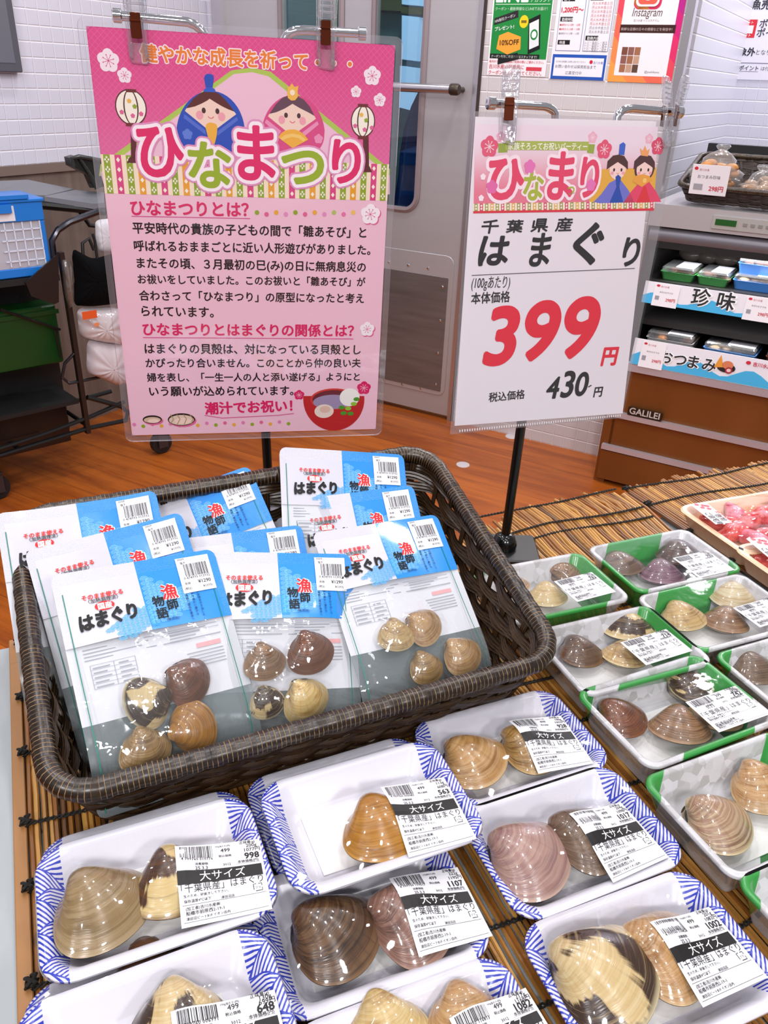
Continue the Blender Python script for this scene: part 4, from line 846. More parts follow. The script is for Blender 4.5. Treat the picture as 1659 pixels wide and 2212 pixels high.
fz = t.M('MULTIPLY', t.step(z, .006, .012), .8)
FOAMG = t.done(t.pbr(t.mix(g, t.mix(t.M('MULTIPLY', fz, vc), '#c8c7ca', '#9b9996'), t.mix(fz, '#1c6a2a', '#2f8f3a')), .3, spec=.5, coat=.3, croug=.12))
FILM = film('wrap_film', (.995, .995, 1), -.005, .8, .03, .10, 45.)
PAPER = pm('sticker_paper', '#d9d8dc', .5)
INKK = '#1b1a1c'
def sticker_print(P, w, h, big, d, seed):
    X = lambda u: (u - .5) * w; Y = lambda v: (v - .5) * h; k = w
    def T(s, u, v, uw, **kw): kw.setdefault('off', .012); P.text(s, X(u), Y(v), kw.pop('c', INKK), kw.pop('lay', 2), width=uw * k, **kw)
    price, tax, wt, unit, code = d
    def TR_(s, uR, v, sz, off=.012, **kw):
        co, fs = glyphs(s, 0., 2); P.text(s, X(uR) - (co[:, 0].max() - co[:, 0].min() + 2 * off) * sz * w, Y(v), INKK, 2, size=sz * w, off=off, fit=off, res=2, **kw)
    P.bars(X(.05), Y(.80), X(.43), Y(.975), INKK, 2, 26, seed); T(code, .06, .765, .36, res=1)
    T('100g当たり(円)', .46, .94, .18, res=1); TR_(unit, .63, .86, .075); T('税込価格', .49, .79, .15, res=1)
    T('正味量(g)', .75, .952, .19, res=1); TR_(wt + 'g', .955, .895, .068); TR_(tax + '円', .985, .832, .068); TR_(price, .965, .728, .118, .03)
    P.rect(X(.68), Y(.665), X(.96), Y(.668), INKK, 2); T('本体価格(円)', .70, .678, .25, res=1)
    T('消費期限', .21, .70, .15, res=1); T('25.3.3', .21, .64, .14, res=2); T('3012', .53, .665, .09, res=1)
    q = 0. if big else .06
    if big: P.rect(X(.0), Y(.475), X(.97), Y(.635), '#1d1b1b', 2, 10, 3); T('大サイズ', .25, .505, .52, c='#f2f1f3', lay=3, off=.0, res=2)
    T('「千葉県産」はまぐり', .03, .385 + q * 1.4, .93, off=.0, res=2, hs=1.15 if big else 1.0, space=1.)
    T('生のため、砂抜きして下さい。', .05, .325 + q, .5, res=1); T('保存温度4℃以下', .05, .265 + q, .3, res=1); T('津田沼店', .46, .25 + q, .15, res=1)
    P.rect(X(.03), Y(.236 + q), X(.97), Y(.240 + q), INKK, 2, 8, 1)
    T('(加工者)吉川水産㈱', .06, .18, .38, res=1); T('船橋市前原西2-19-1', .06, .125, .42, res=1); T('津田沼ビートB1F イオン店内', .06, .07, .48, res=1); P.rect(X(.03), Y(.045), X(.97), Y(.049), INKK, 2, 8, 1)
    cx, cy, r = X(.885), Y(.315 + q), .048 * w
    P.line([(cx + a * r, cy + b * r * .95) for a, b in ((-.3, 1), (-1, 1), (-1, -.6))], .0005, INKK, 2); P.line([(cx + a * r, cy + b * r * .95) for a, b in ((-.6, -1), (1, -1), (1, -.2))], .0005, INKK, 2); P.line([(cx + a * r, cy + b * r * .95) for a, b in ((1, .3), (1, 1), (.2, 1))], .0005, INKK, 2)
    P.text('プラ', cx, cy - r * .38, INKK, 2, width=r * 1.25, res=1, center=True)
TRAYN = 0
def tray(kind, base, ctr, ang, label, clams, sticker=None, hx=None, hy=None):
    """kind blue / green: foam body, soaker pad, wrap film, price sticker; clams go in as things of their own"""
    global TRAYN; TRAYN += 1
    hx, hy, dp = (.0775, .0545, .025) if kind == 'blue' else (.079, .0545, .037)
    c, s = math.cos(math.radians(ang)), math.sin(math.radians(ang)); flip = -1 if kind == 'green2' else 1
    M = frame(V(ctr[0], ctr[1], base), V(c, s, 0) * flip, V(-s, c, 0) * flip, Z3)
    th = thing('clam_tray', label, 'food tray', M, 'blue wave edged foam trays of large clams' if kind == 'blue' else 'green and white foam trays of clams')
    if kind == 'blue': prof = [(.020, 0), (.003, dp - .003), (0, dp - .0025), (0, dp - .001), (.0012, dp), (.006, dp), (.009, dp - .002), (.019, .007), (.0225, .0045), (.026, .004)]; r0 = .022
    else: prof = [(.0135, 0), (.003, dp - .004), (0, dp - .0035), (0, dp - .001), (.001, dp), (.0045, dp), (.006, dp - .0015), (.0125, .007), (.015, .0045), (.018, .004)]; r0 = .014
    rows = [[(x, y, z) for x, y in rrect(hx - i, hy - i, max(r0 - i * .6, .004), 7)] for i, z in prof]; k = len(rows[0])
    mb = MB(); mb.grid(rows, wrap=True); mb.add(rows[-1], [tuple(range(k))]); mb.add(rows[0], [tuple(range(k))[::-1]])
    mb.build('foam_body', FOAMB if kind == 'blue' else FOAMG, th, None, True, 50)
    mb = MB(); mb.box((-hx * .62, -hy * .52, .0042), (hx * .55, hy * .52, .005)); mb.build('soaker_pad', pm('pad_white', '#dfdedc', .8), th, None, False)
    made = []
    for i, (px, py, dx, dy, Lp, pal, lb) in enumerate(clams):
        z0 = base + .005; p = onz((px, py), z0 + .012); dep = (p - EYE) @ -RC.T[2] if False else -(RC.T @ (p - EYE))[2]
        L = Lp * dep / FPX; q = onz((px + dx * 10, py + dy * 10), z0 + .012) - p; a = math.atan2(q[1], q[0])
        p = onz((px, py), z0 + .255 * L); r = random.Random(px + py)
        Mc = Matrix.Translation((p[0], p[1], z0 + .255 * L)) @ Matrix.Rotation(a - math.pi / 2, 4, 'Z') @ Matrix.Rotation(r.uniform(-.10, .10), 4, 'X') @ Matrix.Rotation(r.uniform(-.08, .08), 4, 'Y')
        if px % 2: Mc = Mc @ Matrix.Rotation(math.pi, 4, 'Y')
        made.append(clam(pal, Mc, L, lb, None, int(px) + i))
    Mi = M.inverted(); rim = dp + .0004
    bv = bvh_of(made, Matrix.Translation((0, 0, -rim)) @ Mi)
    X, Y, Z, h = membrane(hx - .001, hy - .001, r0, bv)
    P3 = np.stack([X, Y, Z + rim], 2); mb = MB(); mb.grid(P3)
    sk = [[(x, y, z) for x, y in rrect(hx - i + .0008, hy - i + .0008, max(r0 - i * .6, .004), 7)] for i, z in ((.001, rim), (0, dp - .002), (.003, dp - .006), (.014, .004))]; mb.grid(sk[::-1], wrap=True)
    fo = mb.build('wrap_film', FILM, th, None, True, 80)
    if sticker:
        cn, big, d = sticker; zs = base + dp + .004
        q = [onz(p, zs) for p in cn]; cc = np.mean(q, 0) if len(q) == 4 else q[0]
        q = [np.array(Mi @ Vector(p)) for p in q]; cl = np.mean(q, 0)
        ex = (q[1] - q[0] + q[2] - q[3]) / 2; w = np.linalg.norm(ex[:2]); ex = ex[:2] / w; ey = (q[0] - q[3] + q[1] - q[2]) / 2; hh = np.linalg.norm(ey[:2]); ey = V(-ex[1], ex[0])
        if (q[0] - q[3])[:2] @ ey < 0: ey = -ey
        def fn(x, y, l):
            p = cl[:2] + ex * x + ey * y; return (p[0], p[1], h(p[0], p[1]) + rim + .0004 + l)
        g = MB(); xs = np.linspace(-w / 2, w / 2, 16); ys = np.linspace(-hh / 2, hh / 2, 12); g.grid([[fn(x, y, 0) for x in xs] for y in ys]); so = g.build('price_sticker', PAPER, th)
        so['label'] = 'white price sticker' + (' with a black band' if big else '')
        P = Print(.00012); P.fn = fn; sticker_print(P, w, hh, big, d, int(cn[0][0])); P.build('lettering', so)
    return th
def cen(lines, z):
    c = [inter(lines[a], lines[b]) for a, b in ((0, 3), (0, 1), (2, 1), (2, 3))]; return np.mean([onz(p, z) for p in c], 0)
L0, L1 = ZT + .0006, ZT + .0275
def at_corner(px, z, ux, uy, ang, hx=.0775, hy=.0545):
    """tray centre from one corner in view; ux, uy: which corner"""
    p = onz(px, z); c, s = math.cos(math.radians(ang)), math.sin(math.radians(ang)); return p - V(c, s, 0) * ux * hx - V(-s, c, 0) * uy * hy
TR = {
    '563': [((584, 1690), (897, 1601)), ((958, 1639), (1044, 1787)), ((1027, 1804), (677, 1939)), ((563, 1703), (631, 1922))],
    '928': [((915, 1562), (1170, 1492)), ((1208, 1510), (1300, 1650)), ((1240, 1672), (1010, 1740)), ((890, 1560), (930, 1620))],
    '1017': [((1060, 1725), (1285, 1655)), ((1320, 1670), (1462, 1862)), ((1440, 1880), (1180, 1975)), ((1030, 1750), (1125, 1990))],
    '998': [((125, 1830), (500, 1722)), ((545, 1735), (598, 1925)), ((560, 1972), (120, 2125)), ((75, 1880), (80, 2090))],
    '742': [((1275, 1495), (1500, 1410)), ((1545, 1420), (1659, 1545)), ((1659, 1560), (1410, 1655)), ((1252, 1510), (1385, 1655))],
    '714': [((1200, 1335), (1385, 1308)), ((1405, 1310), (1520, 1405)), ((1480, 1412), (1265, 1490)), ((1180, 1420), (1262, 1495))],
    '702': [((1280, 1178), (1450, 1142)), ((1500, 1150), (1588, 1225)), ((1585, 1240), (1390, 1282)), ((1275, 1185), (1380, 1280))],
    '39w': [((1400, 1290), (1590, 1245)), ((1610, 1245), (1659, 1290)), ((1659, 1360), (1545, 1395)), ((1392, 1295), (1520, 1395))]}
AN = 24.; zb0, zb1, zg = L0 + .025, L1 + .025, L0 + .037
# trays underneath others first
c563 = cen(TR['563'], zb1); c998 = cen(TR['998'], zb1)
tray('blue', L0, at_corner((510, 1695), zb0, 1, 1, 25), 25, 'blue edged tray tucked under the tray of an olive clam, next to the basket', [])
tray('blue', L0, at_corner((522, 1688), zb0, -1, 1, 25), 25, 'blue edged tray almost hidden under the tray with one orange clam', [])
tray('blue', L0, at_corner((45, 2145), zb0, -1, 1, 25), 25, 'blue edged tray seen as a strip between two others by the wooden slat', [(330, 2105, .3, 1, 190, 'rust', 'rust brown clam in the half covered tray by the wooden slat')])
tray('blue', L0, at_corner((1080, 2052), zb0, 1, -1, 22), 22, 'blue edged tray of a dark and a rosy clam, partly under another tray', [(725, 2022, 1, .32, 222, 'dark', 'big dark brown clam with a black beak, beside a rosy clam'), (892, 1985, 1, .3, 215, 'rose', 'rosy brown clam half under a price sticker, beside the dark brown one')],
     ([(838, 1907), (987, 1873), (1067, 2008), (907, 2076)], True, ('1107', '1195', '222', '499', '4 709760 119517')))
tray('blue', L0, at_corner((1078, 2049), zb0, 1, 1, 23), 23, 'blue edged tray cut by the lower picture edge, below dark and rosy clams', [(835, 2232, .5, 1, 190, 'cream', 'cream clam just showing at the lower picture edge'), (1010, 2212, .3, 1, 190, 'tan', 'tan clam under a sticker at the lower picture edge')],
     ([(964, 2211), (1131, 2129), (1225, 2260), (1050, 2350)], True, ('1082', '1168', '217', '499', '4 709760 116813')))
tray('blue', L0, cen(TR['928'], zb0), 24, 'blue edged tray of two tan clams just in front of the basket corner', [(1025, 1645, 1, .42, 158, 'tan', 'tan rayed clam with a dark beak in the tray by the basket corner'), (1150, 1618, 1, .5, 158, 'tan2', 'brown tan clam under the sticker in the tray by the basket corner')],
     ([(1102, 1562), (1214, 1547), (1280, 1640), (1159, 1677)], True, ('928', '1002', '186', '499', '4 709760 110026')))
tray('blue', L0, cen(TR['1017'], zb0), 24, 'blue edged tray holding a pink clam and a grey brown clam', [(1143, 1855, 1, .32, 203, 'pink', 'pinkish clam lying alone beside a grey brown one'), (1268, 1812, 1, .4, 185, 'greybrown', 'grey brown clam half under a sticker, next to the pinkish one')],
     ([(1232, 1776), (1344, 1732), (1443, 1846), (1318, 1908)], True, ('1017', '1098', '204', '499', '4 709760 110989')))
tray('blue', L0, at_corner((1486, 1866), zb0, 1, 1, 23), 23, 'blue edged tray with a cream and black blotched clam at the lower picture edge', [(1305, 2112, 1, .42, 262, 'blotch', 'big cream clam with black brown blotches and a black side'), (1440, 2060, 1, .45, 215, 'tan', 'pale tan clam with a rayed beak beside the blotched clam')],
     ([(1403, 2009), (1537, 1958), (1656, 2103), (1511, 2186)], True, ('1002', '1082', '201', '499', '4 709760 110828')))
tray('blue', L1, c563, 24, 'blue edged tray holding a single orange brown clam', [(828, 1792, .5, 1, 190, 'orange', 'orange brown clam lying alone in its tray')],
     ([(823, 1707), (956, 1677), (1034, 1802), (882, 1850)], True, ('563', '608', '113', '499', '4 709760 006083')))
tray('blue', L1, c998, 24, 'blue edged tray with a wide olive clam and a banded clam', [(222, 1962, .8, 1, 222, 'olive', 'wide olive tan clam with fine growth lines'), (380, 1908, .25, 1, 195, 'band', 'dark clam with broad cream bands beside the olive one')],
     ([(374, 1841), (551, 1811), (597, 1950), (398, 2006)], True, ('998', '1077', '200', '499', '4 709760 010776')))
tray('blue', L1, at_corner((565, 1985), zb1, 1, 1, 25), 25, 'blue edged tray with one blotched clam at the lower picture corner', [(385, 2222, .25, 1, 225, 'blotch', 'blotched clam cut by the lower picture edge, nearest the wooden slat')],
     ([(364, 2205), (583, 2137), (640, 2280), (400, 2370)], True, ('648', '699', '130', '499', '4 709760 006991')))
# green trays
tray('green', L0, at_corner((1253, 1191), zg, 1, 1, 22, .079), 22, 'green and white tray half hidden behind the basket, by the price stand foot', [(1218, 1232, .8, -.1, 85, 'brown', 'brown clam with a pale rim in the tray behind the basket'), (1182, 1288, .1, 1, 88, 'cream', 'plain cream clam in the tray behind the basket'), (1112, 1266, .7, .6, 70, 'tan', 'small tan clam peeping past the basket side')],
     ([(1197, 1251), (1278, 1231), (1333, 1273), (1248, 1295)], False, ('762', '823', '191', '399', '4 709760 008230')))
tray('green2', L0, cen(TR['702'], zg), 23, 'green and white tray with grey, purple and dark clams next to the roe', [(1345, 1222, 1, .55, 96, 'greybrown', 'grey brown clam beside the purple clam'), (1430, 1240, .3, 1, 96, 'purple', 'purple ringed clam between a grey and a dark clam'), (1470, 1202, .4, 1, 110, 'darkb', 'near black clam under the sticker behind the purple one')],
     ([(1457, 1200), (1532, 1185), (1586, 1226), (1509, 1245)], False, ('702', '758', '176', '399', '4 709760 007585')))
tray('green', L0, at_corner((1400, 1304), zg, 1, 1, 23, .079), 23, 'green and white tray with dark, blotched and cream clams beside the basket corner', [(1255, 1412, .9, .7, 105, 'dark', 'dark brown clam nearest the basket corner'), (1358, 1358, .2, 1, 112, 'blotch', 'dark and cream blotched clam at the back of its tray'), (1345, 1418, .1, 1, 96, 'cream2', 'cream brown clam at the sticker edge beside a dark one')],
     ([(1341, 1381), (1441, 1355), (1497, 1399), (1397, 1433)], False, ('714', '771', '179', '399', '4 709760 007714')))
tray('green2', L0, cen(TR['39w'], zg), 23, 'green and white tray with a white clam at its back', [(1475, 1335, .9, .7, 102, 'cream2', 'cream clam with brown patches, first in the tray of the white clam'), (1565, 1343, 0, 1, 100, 'brown', 'ringed brown clam in front of the white clam'), (1583, 1292, .3, .6, 100, 'white', 'whitish clam under the wrap')],
     ([(1588, 1307), (1672, 1284), (1726, 1325), (1640, 1351)], False, ('733', '792', '184', '399', '4 709760 007920')))
tray('green', L0, cen(TR['742'], zg), 26, 'green and white tray with a reddish clam, a blotched one and brown ones', [(1345, 1553, 1, .4, 122, 'red', 'reddish brown clam lying apart in its tray'), (1490, 1480, 1, .35, 116, 'blotch', 'cream clam with dark patches at the green tray end'), (1468, 1572, -.05, 1, 132, 'brown', 'ringed brown clam in the middle by the sticker'), (1545, 1545, .1, 1, 112, 'tan2', 'brown tan clam half under the sticker beside the ringed one')],
     ([(1484, 1510), (1596, 1475), (1659, 1538), (1553, 1578)], False, ('742', '801', '186', '399', '4 709760 008017')))
tray('green', L0, at_corner((1538, 1412), zg, -1, 1, 24, .079), 24, 'white tray cut by the picture edge with one grey brown clam', [(1632, 1447, .8, .7, 112, 'greybrown', 'grey brown clam at the picture edge beside the ringed ones')])
tray('green', L0, at_corner((1381, 1680), zg, -1, 1, 25, .079), 25, 'green cornered tray with a large cream rimmed clam and a pale tan one', [(1553, 1780, 1, .42, 165, 'tanw', 'brown clam with a broad cream rim, alone on white foam'), (1648, 1705, .6, .8, 150, 'tan', 'pale rayed clam cut by the picture edge')])
tray('green', L0, at_corner((1583, 1895), zg, -1, 1, 25, .079), 25, 'green tray corner at the picture edge, below the cream rimmed clam', [])
# ------------------------------------------------------------------ roe trays
t = NT('salmon_tray'); x, y, z = t.xyz(t.obj()); nz = t.noise(t.vec(t.M('MULTIPLY', x, 20.), t.M('MULTIPLY', y, 220.), z), 1., 2.); PEACH = t.done(t.pbr(t.mix(nz, '#e2b48c', '#f2d3b6'), .35, coat=.2))
t = NT('salted_roe'); nz = t.noise(t.obj(), 90., 4.); nf = t.noise(t.obj(), 700., 2.); ROE = t.done(t.pbr(t.mix(t.step(nz, .35, .65), '#b8292b', '#e06a66'), .22, coat=.7, normal=t.bump(nf, .3, .0006)))
t = NT('pink_roe'); nz = t.noise(t.obj(), 60., 4.); ROE2 = t.done(t.pbr(t.mix(t.step(nz, .3, .7), '#c04a58', '#e28fa2'), .22, coat=.7))
def roe_tray(corner, label, n, sp, stick):
    zr = ZT + .003 + .03; c = at_corner(corner, zr, -1, 1, 22, .105, .07); cs_, sn = math.cos(math.radians(22)), math.sin(math.radians(22)); M = frame(V(c[0], c[1], ZT + .0022), V(cs_, sn, 0), V(-sn, cs_, 0), Z3)
    th = thing('roe_tray', label, 'food tray', M, 'peach foam trays of roe'); hx, hy, dp = .105, .07, .03
    prof = [(.016, 0), (.003, dp - .004), (0, dp - .002), (.002, dp), (.007, dp), (.010, dp - .003), (.018, .007), (.022, .005)]; rows = [[(x, y, z) for x, y in rrect(hx - i, hy - i, max(.02 - i * .6, .004), 7)] for i, z in prof]; k = len(rows[0])
    mb = MB(); mb.grid(rows, wrap=True); mb.add(rows[-1], [tuple(range(k))]); mb.add(rows[0], [tuple(range(k))[::-1]]); mb.build('foam_body', PEACH, th)
    r = random.Random(sp); made = []
    for i in range(n):
        a = r.uniform(-.5, .5) + (1.2 if i % 3 == 0 else 0); x = -.055 + .11 * (i % 4) / 3 + r.uniform(-.008, .008); y = -.03 + .032 * (i // 4) + r.uniform(-.006, .006); P = []
        for j in range(15):
            q = j / 14; P.append((x + (q - .5) * .06 * math.cos(a), y + (q - .5) * .06 * math.sin(a) + .006 * math.sin(q * 3 + i), .017 + .004 * math.sin(q * 5 + i) + .004 * (i % 2)))
        rad = [.013 * (math.sin(math.pi * min(max(q, .02), .98)) ** .5) * (1 + .1 * math.sin(q * 9 + i)) for q in np.linspace(0, 1, 15)]
        mb = MB(); mb.tube(P, rad, 14); o = mb.build('roe_sac', ROE if i % 3 else ROE2, None, M); made.append(o)
        tag(o, ('pink' if i % 3 == 0 else 'red') + ' roe sac lying in the ' + sp, 'roe', 'roe sacs in the ' + sp)
    mb = MB(); X, Y, Z, h = membrane(hx - .002, hy - .002, .02, None); zz = .004 * np.sin(X * 70) * np.sin(Y * 90) ** 2; E_ = (1 - (X / hx) ** 2) * (1 - (Y / hy) ** 2); mb.grid(np.stack([X, Y, dp + .0006 + (zz + .006) * E_], 2)); mb.build('wrap_film', FILM, th, None, True, 80)
    q = [np.array(M.inverted() @ Vector(onz(p, zr + .004))) for p in stick]; cl = np.mean(q, 0); ex = (q[3] - q[0] + q[2] - q[1])[:2] / 2; L = np.linalg.norm(ex); ex /= L; ey = V(-ex[1], ex[0]); wd_ = .026
    fn = lambda x, y, l: (cl[0] + ex[0] * x + ey[0] * y, cl[1] + ex[1] * x + ey[1] * y, dp + .010 + l)
    mb = MB(); mb.grid([[fn(x, y, 0) for x in (-L / 2, L / 2)] for y in (-wd_ / 2, wd_ / 2)]); so = mb.build('flower_sticker', PAPER, th)
    P = Print(.0002); P.fn = fn
    for a, b in ((-.42, .2), (-.3, -.1), (-.36, .5), (-.2, .35), (-.5, -.3)): P.blossom(L * a * .8 - .002, wd_ * b * .6, .0035, '#d85a62', 1)
    P.text('ご自宅用', -L * .02, -.009, '#2a2224', 2, width=.032, hs=1.2, off=.01); P.text('徳用', L * .08, .002, '#2a2224', 2, width=.018); P.text('めんたい', -L * .05, .008, '#c23a46', 2, width=.03); P.build('lettering', so)
roe_tray((1458, 1092), 'peach tray of red and pink roe at the back of the table', 12, 'rear peach tray', [(1491, 1099), (1520, 1089), (1578, 1135), (1546, 1141)])
roe_tray((1577, 1178), 'peach tray of roe cut by the picture edge, nearer than the other', 10, 'peach tray at the picture edge', [(1615, 1175), (1642, 1164), (1700, 1212), (1668, 1220)])
# ================================================================== clam pouches in the basket
PW, PH = .145, .202
def seal_mat(name, col, rough=.28):
    t = NT(name); x, y, z = t.xyz(t.obj())
    e = t.M('MAXIMUM', t.M('GREATER_THAN', t.M('ABSOLUTE', x), .0665), t.M('GREATER_THAN', y, .0895))
    k = t.M('MULTIPLY', t.M('SINE', t.M('MULTIPLY', t.M('ADD', x, y), 2600.)), t.M('SINE', t.M('MULTIPLY', t.M('SUBTRACT', x, y), 2600.)))
    nz = t.noise(t.obj(), 28., 3.); hgt = t.M('MULTIPLY_ADD', t.M('MULTIPLY', k, e), .22, nz)
    return t.done(t.pbr(col, rough, spec=.5, coat=.6, normal=t.bump(hgt, .35, .0022), croug=.06))
PWHITE = seal_mat('pouch_white_print', '#c5c3ce'); PWHITB = pm('pouch_back_white', '#d6d5dc', .5); PBLUE = seal_mat('pouch_blue_print', '#1f86dc')
PCLEAR = film('pouch_clear', (.97, .98, .98), .02, 1.4, .05, .5, 70., .04, '#cfd6d8'); PBACK = film('pouch_back', (.8, .83, .84), .05, 1.2, .12, .4, 40., .42, '#9aa5a8')
TEAL = ink('#1f7a68')
def pouch(name_label, t, R, clams, label_shift=0., plain=False, curl=0.):
    Mx = Matrix.Identity(4); R = np.array(R, float)
    x_ = R[:, 0] / np.linalg.norm(R[:, 0]); z_ = np.cross(x_, R[:, 1]); z_ /= np.linalg.norm(z_); y_ = np.cross(z_, x_); M = frame(V(*t), x_, y_, z_)
    bend = lambda y: -.022 * (max(0., -.040 - y) / .06) ** 2
    th = thing('clam_pouch', name_label, 'pouch', M, 'white and blue pouches of cooked clams'); made = []
    for (px, py, dx, dy, Lp, pal, lb) in clams:
        p = onpl((px, py), V(*t) + z_ * .012, z_); q = onpl((px + dx * 10, py + dy * 10), V(*t) + z_ * .012, z_); L = Lp * -(RC.T @ (p - EYE))[2] / FPX
        lp = np.array(M.inverted() @ Vector(p)); lq = np.array(M.inverted() @ Vector(q)) - lp; a = math.atan2(lq[1], lq[0]); r = random.Random(px)
        Mc = M @ Matrix.Translation((lp[0], lp[1], .0015 + .225 * L + bend(lp[1]))) @ Matrix.Rotation(a - math.pi / 2, 4, 'Z') @ Matrix.Rotation(r.uniform(-.15, .15), 4, 'X') @ Matrix.Rotation(r.uniform(-.12, .12), 4, 'Y')
        made.append(clam(pal, Mc, L, lb, None, int(px)))
    bv = bvh_of(made, M.inverted(), bend) if made else None
    hx, hy = PW / 2, PH / 2; yc = -.030; yF = .0345               # front clear below yF, back clear below yc
    X, Y, Z, h0 = membrane(hx, hy, .008, bv, 44, 60, .0008, .2, .0012, 500)
    rip = lambda x, y: bend(y) + curl * (abs(x) / hx) ** 3 * max(0, y / hy) ** 2 + .0016 * math.sin(x * 55 + y * 21 + t[0] * 90) * (1 - (x / hx) ** 2) * (1 - (y / hy) ** 2)
    h = lambda x, y: h0(x, y) + rip(x, y) - (bend(y) if h0(x, y) > .004 else 0.) * 0
    xs = np.concatenate([np.linspace(-hx, -.002, 22), np.linspace(-.002, hx, 24)[1:]]); ys = np.concatenate([np.linspace(-hy, yc, 26), np.linspace(yc, .035, 20)[1:], np.linspace(.035, hy, 16)[1:]])
    def rc(x, y):
        cx, cy, r = hx - .008, hy - .008, .008
        if abs(x) > cx and abs(y) > cy:
            dx, dy = abs(x) - cx, abs(y) - cy; d = math.hypot(dx, dy)
            if d > r: x = math.copysign(cx + dx / d * r, x); y = math.copysign(cy + dy / d * r, y)
        return x, y
    fn = lambda x, y, l: (x, y, h(x, y) + l)
    mb = MB(); mb.grid([[fn(*rc(x, y), 0) for x in xs] for y in ys], mi=lambda i, j: 2 if (ys[i] + ys[i + 1]) / 2 < yF else (1 if xs[j] >= -.0025 and ys[i] >= .0345 and not plain else 0))
    fr = mb.build('front_film', [PWHITE, PBLUE, PCLEAR], th, None, True, 80)
    mb = MB(); mb.grid([[(*rc(x, y), rip(x, y)) for x in xs] for y in ys[::-1]], mi=lambda i, j: 0 if ys[::-1][i + 1] > yc - .001 else 1); bkf = mb.build('back_film', [PWHITB, PBACK], th, None, True, 80)
    if plain: return th
    P = Print(.00022); P.fn = lambda x, y, l: (x, y, h(min(max(x, -hx), hx), min(max(y, -hy), hy)) + .0003 + l)
    for x in (-.066, .0625): P.rect(x - .0004, -.098, x + .0004, .082, TEAL, 2, 1, 24)
    P.waves(.003, .040, 6, 20, .0042, '#86caf4', 1, .0004, lambda i, j: i * 1.3 + abs(j - 7) * .55 < 6.2)
    P.waves(-.044, .031, 6, 12, .0042, '#4aa8e8', 1, .0005, lambda i, j: abs(i - 2.6 - .18 * j) + abs(j - 5) * .45 < 3.0)
    P.text('そのまま使える', -.052, .0735, '#d2332a', 3, width=.0345, off=.03); P.text('〈加熱調理済〉', -.0475, .0697, '#2a2a2c', 3, width=.025, res=2, off=.012)
    P.ell(-.0351, .0655, .0082, .0042, '#d2272b', 3); P.text('国産', -.0408, .0631, '#ffffff', 4, width=.0118, off=.03)
    P.text('はまぐり', -.0585, .0475, '#101012', 4, width=.049, off=.06, hs=1.2, rot=.06, shear=.12)
    P.text('漁', .0140, .0615, '#ffffff', 3, size=.0150, off=.06); P.text('漁', .0140, .0615, '#d2232a', 4, size=.0150, off=.03)
    for ch, x, y, s_ in (('物', .0045, .0560, .0108), ('師', .0165, .0508, .0108), ('語', .0052, .0445, .0108)): P.text(ch, x, y, '#0f1012', 4, size=s_, off=.025)
    P.text('(無添加)', .0125, .0405, '#1d2a3a', 3, width=.0115, res=1)
    for i, s_ in enumerate(('の旨味を引き出した、', '沢で味わい豊かな', '漁師の逸品を食卓へ。')): P.text(s_, .0455 - i * .0055, .0615 - i * .001, '#1f3550', 3, size=.0026, vert=True, res=1, off=.012)
    # reversed small print on the back sheet
    Q_ = P; Q_.build('printing', fr); P = Print(.0002); P.fn = lambda x, y, l: (x, y, rip(x, y) + .0003 + l)
    G = '#9c9ea8'
    for i in range(4): P.rect(-.06, .031 - i * .003, .0 - (i % 3) * .006, .0318 - i * .003, G, 2)
    for i in range(6): P.rect(-.057, .0175 - i * .004, -.020, .0178 - i * .004, G, 2)
    for x in (-.057, -.038, -.0204): P.rect(x, -.0025, x + .0004, .0178, G, 2)
    for i in range(5):
        P.rect(-.055, .0145 - i * .004, -.041 - (i % 2) * .003, .0155 - i * .004, G, 2); P.rect(-.034, .0145 - i * .004, -.026 + (i % 3) * .002, .0155 - i * .004, G, 2)
    for y in (.032, .0285, .022, .0215): P.rect(.006, y, .058, y + .0004, G, 2)
    for i in range(4): P.rect(.012, .0302 - i * .0027, .046 - i * .005, .031 - i * .0027, G, 2)
    P.rect(.034, .0125, .056, .0165, '#e7a3a6', 2)
    for i in range(5): P.rect(.024 + i * .001, .0085 - i * .003, .057, .0093 - i * .003, G, 2)
    P.build('small_print', bkf)
    sx0, sy0, sw, sh = .034 + label_shift, .0625, .031, .034
    mb = MB(); mb.grid([[(x, y, h(x, y) + .0011) for x in np.linspace(sx0, sx0 + sw, 5)] for y in np.linspace(sy0, sy0 + sh, 6)]); so = mb.build('price_sticker', PAPER, th)
    P = Print(.00015); P.fn = lambda x, y, l: (x, y, h(x, y) + .0012 + l)
    P.text('0009', sx0 + .002, sy0 + .0315, INKK, 1, width=.006, res=1); P.text('塩干', sx0 + .0035, sy0 + .028, INKK, 1, width=.005, res=1); P.bars(sx0 + .006, sy0 + .0155, sx0 + .0275, sy0 + .0275, INKK, 1, 26, 5)
    P.text('0 474993 013932', sx0 + .0035, sy0 + .0128, INKK, 1, width=.0245, res=1); P.text('本体', sx0 + .003, sy0 + .0078, INKK, 1, width=.0055, res=1); P.text('¥1290', sx0 + .0155, sy0 + .0075, INKK, 1, width=.012, res=2, off=.012); P.text('(税込', sx0 + .002, sy0 + .003, INKK, 1, width=.0065, res=1); P.text('¥1393)', sx0 + .019, sy0 + .003, INKK, 1, width=.009, res=1)
    P.build('lettering', so)
    return th
